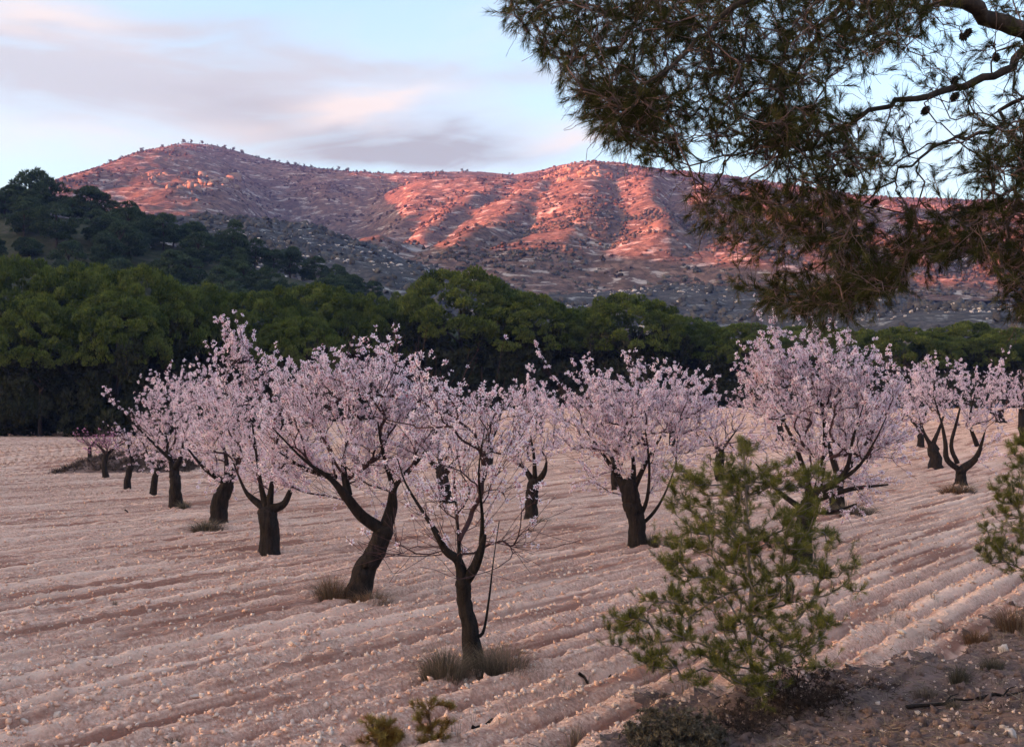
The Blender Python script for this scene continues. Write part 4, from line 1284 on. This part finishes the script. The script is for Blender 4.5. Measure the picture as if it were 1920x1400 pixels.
grass_clump(215, 1135, 16, 14, 'tiny dark weed on a furrow left of the leaning tree', 819, ('greengrass',), 70)
grass_clump(1080, 1392, 44, 46, 'thin dry stalks left of the low green shrub', 820, ('drygrass',), 120)


def thicket(px, py, w, h, label, seed, name='dead_brush', n=420, mat='brush', leaves=None, cat='bush', leaf_n=900, leaf=.02):
    """a bush of fine bare twigs, with small leaves if asked"""
    rng = np.random.default_rng(seed); B = ground_hit(px, py); ppm = F / B[1]; W, H = w / ppm, h / ppm
    root = thing(name, B, label, cat)
    sk = Skeleton(); i = sk.node((0, 0, -.05), -1); i = sk.node((0, 0, .04), i)
    for k in range(7):
        a = rng.random() * 6.28; j = sk.node((math.cos(a) * W * .18, math.sin(a) * W * .14, H * .2), i)
    u = rand_dirs(n, rng) * rng.random((n, 1)) ** .4
    ends = np.column_stack([u[:, 0] * W * .5, u[:, 1] * W * .38, np.abs(u[:, 2]) * H + .02])
    sk.grow(ends[np.argsort(np.linalg.norm(ends, axis=1))], rng, .12, .35, .05, .8)
    g = Geo(); sk.tubes(g, .0020, 2.5, .015, .5)
    mk('twigs', g, M[mat] if mat in M else M['brush'], root, kind='stuff')
    if leaves:
        g = Geo(); pk = rng.integers(8, sk.n, leaf_n); D = rand_dirs(leaf_n, rng) + np.array([0, 0, .4])
        bvv, bff = tuft_base(7, rng, 1.0, .22, .8)
        g.scatter(bvv, bff, sk.P[pk] + rng.normal(0, .01, (leaf_n, 3)), frames(D, rng), leaf * rng.uniform(.7, 1.4, leaf_n), rng.normal(.5, .2, leaf_n))
        mk('foliage', g, M[leaves], root, kind='stuff')
    return root


thicket(1500, 1338, 230, 95, 'dark dead brush heaped right of the young pine foot', 831, n=520, leaves='brush', leaf_n=2200, leaf=.03)
thicket(1400, 1372, 150, 60, 'low brown dead brush at the bottom below the young pine', 832, n=320, leaves='brush', leaf_n=900, leaf=.025)
thicket(1265, 1402, 210, 75, 'low dark green shrub at the bottom edge left of the young pine', 833, 'shrub', 330, 'brush', 'greengrass', 'bush', 2400, .045)
thicket(1640, 1300, 120, 26, 'flat dry stalks lying on the dark verge', 834, n=160)
thicket(1885, 1345, 90, 30, 'broken dead twigs at the right edge of the verge', 835, n=160)

# small pine seedlings with rusty tops at the bottom
# ------------------------------------------------------------------ young pines
def needles_along(g, P0, P1, n, rng, length, width, ang=.75, tint=.5, tsd=.18):
    """n needles per shoot spread from P0 to P1"""
    m = len(P0); d = P1 - P0; d /= np.maximum(np.linalg.norm(d, axis=1, keepdims=True), 1e-9)
    t = rng.random((m, n, 1))
    base = P0[:, None] + (P1 - P0)[:, None] * t
    rd = rng.normal(size=(m, n, 3)); rd -= d[:, None] * np.sum(rd * d[:, None], axis=2, keepdims=True)
    rd /= np.maximum(np.linalg.norm(rd, axis=2, keepdims=True), 1e-9)
    a = ang * rng.uniform(.45, 1.25, (m, n, 1))
    nd = d[:, None] * np.cos(a) + rd * np.sin(a)
    L = length * rng.uniform(.7, 1.1, (m, n, 1))
    s = np.cross(nd, rng.normal(size=(m, n, 3))); s /= np.maximum(np.linalg.norm(s, axis=2, keepdims=True), 1e-9)
    s = s * width / 2
    V = np.stack([base + s, base - s, base + nd * L], axis=2).reshape(-1, 3)
    Fc = np.arange(m * n * 3).reshape(-1, 3)
    tt = np.clip(tint + rng.normal(0, tsd, (m, 1)) + rng.normal(0, .1, (m, n)), 0, 1)
    g.add(V, Fc, np.repeat(tt.ravel(), 3))


def in_poly(P, poly):
    x, y = P[:, 0], P[:, 1]; c = np.zeros(len(P), bool); j = len(poly) - 1
    for i in range(len(poly)):
        xi, yi = poly[i]; xj, yj = poly[j]
        c ^= ((yi > y) != (yj > y)) & (x < (xj - xi) * (y - yi) / (yj - yi + 1e-9) + xi); j = i
    return c


def sample_poly(poly, n, rng):
    poly = np.array(poly, float); lo, hi = poly.min(axis=0), poly.max(axis=0); out = np.zeros((0, 2))
    while len(out) < n:
        P = lo + (hi - lo) * rng.random((n * 3, 2)); out = np.vstack([out, P[in_poly(P, poly)]])
    return out[:n]


def young_pine(base, stem, poly, n_ends, depth, label, seed, needle=.066, per=58, mat='sapling', twig='grey_twig', shoot=(.05, .12), name='young_pine', sub=4, tipr=.0020, nw=.0027, group=None):
    rng = np.random.default_rng(seed); B = ground_hit(*base); d = B[1]; ppm = F / d
    root = thing(name, B, label, 'tree', group)
    sk = Skeleton(); tg = Geo()
    S = poly_smooth(np.array([[*(at(px, py, d) - B), r / ppm] for px, py, r in stem]), 4); S[0, 1:3] = (0, -.06)
    S[1:, :3] += rng.normal(size=(len(S) - 1, 3)) * .006
    tube(tg, S[:, :3], S[:, 3], 9, .5, .05, rng)
    par = -1
    for q in S: par = sk.node(q[:3], par, True, True, q[3])
    E = sample_poly(poly, n_ends, rng)
    cxm = np.mean([p[0] for p in stem])
    ends = []
    half = np.array(poly)[:, 0]
    for px, py in E:
        k = (px - cxm) / max(abs(half - cxm).max(), 1)
        dy = rng.uniform(-1, 1) * depth * math.sqrt(max(.05, 1 - k * k)) * np.clip((py - min(p[1] for p in poly)) / 200 + .15, .15, 1)
        ends.append(at(px, py, d) - B + np.array([0, dy, 0]))
    ends = np.array(ends); ends = ends[ends[:, 2] > .05]
    ax = np.hypot(ends[:, 0], ends[:, 1])
    ends = ends[np.argsort(ax)]
    made = sk.grow(ends, rng, .12, .30, .03, .55, zpen=1.2)
    g = Geo(); P0, P1 = [], []
    for i in made:
        for k in range(sub + 1):
            dr = sk.D[i] * .6 + np.array([0, 0, .55]) + rng.normal(size=3) * (.18 if k == 0 else .55); dr /= np.linalg.norm(dr)
            L = rng.uniform(*shoot); j = i if k == 0 else int(sk.par[i])
            if sk.spec[j]: j = i
            e = sk.P[j] + dr * L; sk.node(e, j); P0.append(sk.P[j] + dr * L * .1); P1.append(e)
    needles_along(g, np.array(P0), np.array(P1), per, rng, needle, nw, .95, .5, .25)
    bg_ = Geo(); sk.tubes(bg_, tipr, 2.4, .010, .5)
    mk('trunk', tg, M[twig], root, smooth=True)
    mk('branches', bg_, M[twig], root, smooth=True, kind='stuff')
    mk('needles', g, M[mat], root, kind='stuff')
    return root


young_pine((1440, 1335), [(1440, 1335, 6), (1412, 1260, 4.5), (1405, 1190, 4), (1408, 1100, 3.4), (1403, 1010, 3.2), (1398, 930, 2.5), (1395, 850, 2)],
           [(1395, 822), (1425, 840), (1440, 880), (1478, 850), (1500, 885), (1548, 858), (1560, 900), (1530, 960), (1582, 990), (1575, 1040), (1590, 1090), (1540, 1120), (1575, 1160), (1540, 1215), (1490, 1235), (1470, 1290), (1400, 1310), (1330, 1270),
            (1250, 1290), (1200, 1240), (1170, 1225), (1110, 1190), (1115, 1140), (1180, 1130), (1220, 1110), (1240, 1060), (1235, 1010), (1250, 960), (1235, 910), (1262, 870), (1300, 880), (1330, 850), (1370, 860)],
           660, .78, 'young green pine in the right foreground, open crown on a pale thin stem', 901)
young_pine((1960, 1215), [(1960, 1215, 9), (1955, 1100, 8), (1950, 950, 6), (1945, 830, 4)],
           [(1945, 800), (1895, 830), (1880, 870), (1885, 900), (1862, 920), (1870, 960), (1848, 1000), (1840, 1040), (1870, 1060), (1895, 1085), (1960, 1100), (2050, 1090), (2060, 960), (2010, 830)],
           300, .5, 'second young pine cut off by the right edge of the picture', 902)
young_pine((815, 1405), [(815, 1405, 3), (808, 1370, 2.5), (803, 1335, 2)], [(775, 1325), (800, 1308), (842, 1318), (848, 1345), (832, 1402), (790, 1402), (783, 1350)], 30, .10,
           'pine seedling with rusty orange tips at the bottom below the nearest almond', 903, .07, 80, 'dryneedle', 'pinetwig', (.03, .07), 'pine_seedling', 2, .0022, .0028)
young_pine((715, 1412), [(715, 1412, 3), (708, 1385, 2.5), (698, 1355, 2)], [(672, 1350), (700, 1345), (745, 1360), (755, 1378), (735, 1410), (690, 1405), (678, 1380)], 48, .14,
           'bushy rust and green pine seedling at the bottom edge, leftmost of the two', 904, .07, 80, 'dryneedle', 'pinetwig', (.03, .07), 'pine_seedling', 2, .0022, .0028)

# ------------------------------------------------------------------ big pine whose boughs hang over the view
def hanging_pine():
    rng = np.random.default_rng(77)
    TX, TY = 5.6, 7.4
    zg = float(gz(TX, TY)); B = np.array([TX, TY, zg])
    root = thing('overhanging_pine', B, 'large pine outside the right edge whose needled boughs hang over the top right', 'tree')
    tg = Geo(); sk = Skeleton()
    T = poly_smooth(np.array([(0, 0, -.2, .30), (-.1, .05, 1.2, .24), (-.05, -.05, 2.6, .20), (-.25, 0, 4.0, .17), (-.3, .1, 5.6, .12), (-.2, .1, 7.5, .06)]), 5)
    tube(tg, T[:, :3], T[:, 3], 16, .5, .06, rng)
    mk('trunk', tg, M['pinebark'], root, smooth=True)
    par = -1
    for q in T: par = sk.node(q[:3], par, False, True, q[3])
    limbs = [[(None, 4.2, .10), (1990, 125, 7.3, .075), (1920, 62, 7.2, .068), (1810, 10, 7.1, .058), (1640, -45, 6.9, .045), (1400, -60, 6.6, .035), (1180, -30, 6.4, .025), (1020, 0, 6.2, .015)],
             [(None, 3.9, .07), (1990, 110, 7.0, .045), (1900, 128, 6.9, .036), (1790, 165, 6.8, .030), (1660, 205, 6.7, .022), (1560, 250, 6.6, .016), (1470, 300, 6.5, .010)],
             [(None, 3.6, .05), (1960, 200, 7.5, .024), (1860, 245, 7.4, .018), (1760, 275, 7.3, .014), (1690, 320, 7.2, .010), (1600, 400, 7.1, .008), (1500, 480, 7.0, .006)],
             [(None, 3.3, .05), (1990, 260, 6.2, .026), (1925, 300, 6.2, .020), (1900, 400, 6.2, .014), (1885, 520, 6.2, .008)],
             [(None, 4.8, .07), (1960, -40, 6.3, .05), (1780, -90, 6.1, .040), (1560, -60, 6.0, .030), (1380, 20, 5.9, .022), (1260, 120, 5.8, .014), (1180, 210, 5.8, .008)],
             [(None, 5.0, .06), (1950, -60, 7.9, .05), (1700, -70, 7.8, .035), (1560, 30, 7.7, .025), (1480, 150, 7.6, .016), (1400, 260, 7.5, .010), (1340, 340, 7.4, .007)]]
    limbs = [[(*q[:-1], q[-1] * (.72 if k else .85)) for q in L] for k, L in enumerate(limbs)]
    bg_ = Geo(); lg = []
    for L in limbs:
        A = []
        for it in L:
            if it[0] is None: A.append([-.25, 0, it[1] - zg + 0.0, it[2]])
            else: A.append([*(at(it[0], it[1], it[2]) - B), it[3]])
        S = poly_smooth(np.array(A), 5)
        S[2:, :3] += rng.normal(size=(len(S) - 2, 3)) * .018
        g = Geo(); tube(g, S[:, :3], S[:, 3], 9, .5, .08, rng)
        mk('limb', g, M['pinebark'], root, smooth=True)
        par = sk.nearest(S[0, :3])
        for j, q in enumerate(S): par = sk.node(q[:3], par, j > 5, True, q[3])
    outline = [(920, -40), (935, 48), (985, 62), (1060, 118), (1115, 150), (1170, 160), (1050, 168), (1085, 205), (1120, 232), (1160, 262), (1200, 300), (1255, 315), (1300, 345), (1285, 385), (1320, 440), (1390, 452), (1410, 500),
               (1335, 545), (1420, 560), (1500, 582), (1580, 598), (1650, 585), (1690, 545), (1740, 540), (1745, 480), (1760, 430), (1830, 420), (1845, 480), (1850, 540), (1890, 590), (1930, 610), (2080, 560), (2080, -40)]
    dense = [([(1230, -20), (1530, -20), (1560, 120), (1500, 260), (1400, 290), (1280, 230), (1220, 120)], 240),
             ([(930, -20), (1230, -20), (1230, 250), (1160, 230), (1090, 180), (1000, 80)], 150),
             ([(1060, 165), (1250, 160), (1290, 300), (1190, 295), (1110, 225)], 90),
             ([(1440, 200), (1620, 220), (1660, 330), (1500, 350), (1420, 300)], 90),
             ([(1300, 370), (1600, 350), (1620, 470), (1400, 450), (1310, 430)], 85),
             ([(1850, 230), (2060, 230), (2060, 620), (1920, 600), (1850, 520), (1830, 430)], 250),
             ([(1530, -30), (1800, -30), (1700, 90), (1560, 120)], 90),
             ([(1400, 540), (1680, 520), (1600, 600), (1480, 585)], 60), ([(1680, 400), (1860, 380), (1850, 480), (1750, 500)], 45), ([(1560, 480), (1700, 440), (1720, 540), (1600, 560)], 45)]
    E = [sample_poly(outline, 620, rng)] + [sample_poly(p, int(n * 2.2), rng) for p, n in dense]
    E = np.vstack(E); ends = []
    for px, py in E:
        ends.append(at(px, py, rng.uniform(5.7, 8.1)) - B)
    ends = np.array(ends)
    near = np.array([np.min(np.sum((sk.P[:sk.n][sk.ok[:sk.n]] - e) ** 2, axis=1)) for e in ends])
    ends = ends[np.argsort(near)]
    made = sk.grow(ends, rng, .09, .35, .075, .5, sag=.06)
    g = Geo(); P0, P1 = [], []; tn = []
    bare = np.array([vnoise(px, py, 70, 3) for px, py in E])
    for i in made:
        for k in range(3):
            dr = sk.D[i] * .7 + rng.normal(size=3) * (.25 if k == 0 else .6) + np.array([-.12, 0, .10 if k else -.02]); dr /= np.linalg.norm(dr)
            L = rng.uniform(.05, .13); j = i if k == 0 else int(sk.par[i])
            if sk.spec[j]: j = i
            e = sk.P[j] + dr * L; sk.node(e, j)
            if k == 0 or rng.random() < .62: P0.append(sk.P[j] + dr * L * .3); P1.append(e)
    P0, P1 = np.array(P0), np.array(P1)
    needles_along(g, P0, P1, 50, rng, .078, .0024, .62, .45, .22)
    # bare drooping side twigs
    grown = np.where(~sk.spec[:sk.n])[0]
    for i in rng.choice(grown, 4200):
        dr = rng.normal(size=3) * .6 + sk.D[i] * .4 + np.array([0, 0, -.55]); dr /= np.linalg.norm(dr)
        p = sk.P[i].copy(); k = i; L = rng.uniform(.06, .20)
        for t in range(3):
            p = p + (dr + rng.normal(size=3) * .3) * L / 3; k = sk.node(p, k)
    sk.tubes(bg_, .0016, 2.6, .0065, .5)
    mk('twigs', bg_, M['pinetwig'], root, smooth=True, kind='stuff')
    mk('needles', g, M['needle'], root, kind='stuff')
    # cones
    cg = Geo(); v, f = ICO1
    rows = []
    for k in range(60):
        z = 1 - 2 * (k + .5) / 60; a = k * 2.39996; q = math.sqrt(1 - z * z)
        rows.append((q * math.cos(a), q * math.sin(a), z))
    dirs = np.array(rows)
    cg.add(v * np.array([.020, .020, .032]), f, .4)
    sv = np.array([(-.5, 0, 0), (.5, 0, 0), (.32, .12, .9), (-.32, .12, .9)]) * .012; sf = np.array([(0, 1, 2, 3)])
    cg.scatter(sv, sf, dirs * np.array([.019, .019, .031]), frames(dirs + np.array([0, 0, -.6]), rng), np.ones(60), rng.random(60))
    cone = mesh_of('pine_cone', cg, M['cone'])
    for px, py, Y in [(1735, 208, 6.75), (1790, 182, 6.8), (1868, 108, 6.9), (1815, 62, 7.05), (1806, 70, 7.0), (1790, 152, 6.8), (1590, 325, 6.6), (1470, 240, 6.5), (1315, 8, 6.4), (1245, 20, 6.3), (1600, 60, 7.6), (1640, 380, 7.1)]:
        o = mk('pine_cone', cone, None, root, loc=at(px, py, Y) - B)
        o.rotation_euler = (rng.normal() * .5, rng.normal() * .5 + 3.0, rng.random() * 6); o.scale = (.95, .95, .9)


hanging_pine()

# ------------------------------------------------------------------ odd things on the ground
rng = np.random.default_rng(41)


def rock(px, py, r, label, mat='pale_rock', tall=.7):
    B = ground_hit(px, py); z = float(field_z(B[0], B[1])); v, f = rock_mesh(rng, 1, tall); s = r * B[1] / F
    g = Geo(); g.add(v * s, f, rng.random())
    o = mk('rock', g, M[mat], loc=(B[0], B[1], z + s * .25), label=label, cat='rock'); o.rotation_euler = (0, 0, rng.random() * 6); return o


rock(1800, 1388, 12, 'largest pale rock at the bottom of the verge, left one of a row')
rock(1882, 1376, 11, 'pale rock at the bottom right, top of a small heap')
rock(1897, 1390, 16, 'tan rock at the bottom right corner')
rock(1838, 1398, 11, 'pale rock at the very bottom between two larger ones')
rock(1880, 1232, 9, 'upright pale stone on the verge beside the wide grass tuft', tall=1.3)
rock(1773, 1358, 8, 'orange tinted stone low on the dark verge', 'stone')
rock(1722, 1338, 7, 'small white stone in the middle of the dark verge')
rock(1622, 1243, 6, 'small white stone near the young pine brush')
rock(1690, 1204, 14, 'flat pale slab where the verge meets the furrows', tall=.35)
rock(1915, 1366, 8, 'orange stone cut by the right edge', 'stone')

# dark mound of burnt earth and cut twigs at the left
B = ground_hit(215, 888); root = thing('earth_mound', (B[0], B[1] + 3, B[2]), 'long low mound of dark earth and brush behind the left row of trees', 'mound')
W = 135 * B[1] / F
xs = np.linspace(-W, W, 70); ys = np.linspace(-3.0, 3.4, 24)
V, Fq = grid_mesh(xs, ys, lambda x, y: np.maximum(0, .95 * (1 - (np.abs(x / W)) ** 2.2) * (1 - (y / 3.4) ** 2) * (1 + .7 * fbm(x, y, 1.8, 3, 5))) - .12)
g = Geo(); g.add(V, Fq); mk('earth', g, M['verge'], root, smooth=True)
g = Geo(); n = 1500; x = rng.uniform(-W, W, n); y = rng.uniform(-2.9, 2, n)
z = np.maximum(0, .95 * (1 - (np.abs(x / W)) ** 2.2) * (1 - (y / 3.4) ** 2)) - .1
bvv, bff = tuft_base(8, rng, 1, .1, 1.2)
g.scatter(bvv, bff, np.column_stack([x, y, z]), frames(rand_dirs(n, rng) + np.array([0, 0, .6]), rng), rng.uniform(.15, .45, n), rng.random(n))
mk('brush', g, M['brush'], root, kind='stuff')

# fallen dark sticks
for px, py, L, a, lab in [(1115, 1274, 60, .1, 'dark fallen stick on the furrows left of the young pine'), (905, 1356, 40, .3, 'short charred stick near the bottom middle'), (1770, 1330, 150, .15, 'long dark fallen branch lying across the verge'),
                          (245, 962, 22, .2, 'tiny dark stick on the furrows left of the pale stone'), (1880, 1318, 110, .3, 'dark broken branch at the right of the verge')]:
    B = ground_hit(px, py); s = B[1] / F; L = L * s; g = Geo()
    pts = np.column_stack([np.linspace(-L / 2, L / 2, 7), np.zeros(7) + rng.normal(0, .02, 7), np.zeros(7)])
    ca, sa = math.cos(a), math.sin(a); pts = np.column_stack([pts[:, 0] * ca - pts[:, 1] * sa, pts[:, 0] * sa + pts[:, 1] * ca, pts[:, 2]])
    pts[:, 2] = field_z(B[0] + pts[:, 0], B[1] + pts[:, 1]) - B[2] + .025
    tube(g, pts, np.linspace(.020, .008, 7), 6, .3, .1, rng)
    tube(g, [pts[3], pts[3] + np.array([.08, .05, .06]), pts[3] + np.array([.16, .06, .08])], [.009, .007, .004], 4)
    mk('stick', g, M['bark'], loc=B, label=lab, cat='stick', smooth=True)

# litter on the verge: needles and twig bits
g = Geo(); n = 22000; y = rng.uniform(6.5, 17, n); x = rng.uniform(-.1, .6, n) * y
k = verge_v(x, y) > -.15; x, y = x[k], y[k]; n = len(x)
a = rng.random(n) * 6.28; L = rng.uniform(.03, .12, n)
D = np.column_stack([np.cos(a), np.sin(a), rng.normal(0, .25, n)])
sv = np.array([(-.02, 0, 0), (.02, 0, 0), (.012, .01, 1), (-.012, -.01, 1)]) ; sf = np.array([(0, 1, 2, 3)])
g.scatter(sv, sf, np.column_stack([x, y, field_z(x, y) + .008]), frames(D, rng), np.column_stack([L * 2, L * 2, L]), rng.random(n))
mk('twig_litter', g, M['drygrass'], VERGE, kind='stuff')

# thin dry grass in patches over the verge and its edge
g = Geo(); n = 420; y = rng.uniform(7, 17, n); x = rng.uniform(-.15, .6, n) * y
k = (verge_v(x, y) > -.9) & (fbm(x, y, 1.6, 2, 88) + rng.normal(0, .1, n) > .02)
for px, py in zip(x[k], y[k]):
    blades(g, int(rng.integers(14, 40)), rng, rng.uniform(.08, .2), rng.uniform(.08, .2), rng.uniform(.07, .22), .004, 1.0, rng.uniform(.25, .75), (px, py, float(field_z(px, py))))
mk('verge_grass', g, M['drygrass'], VERGE, kind='stuff')
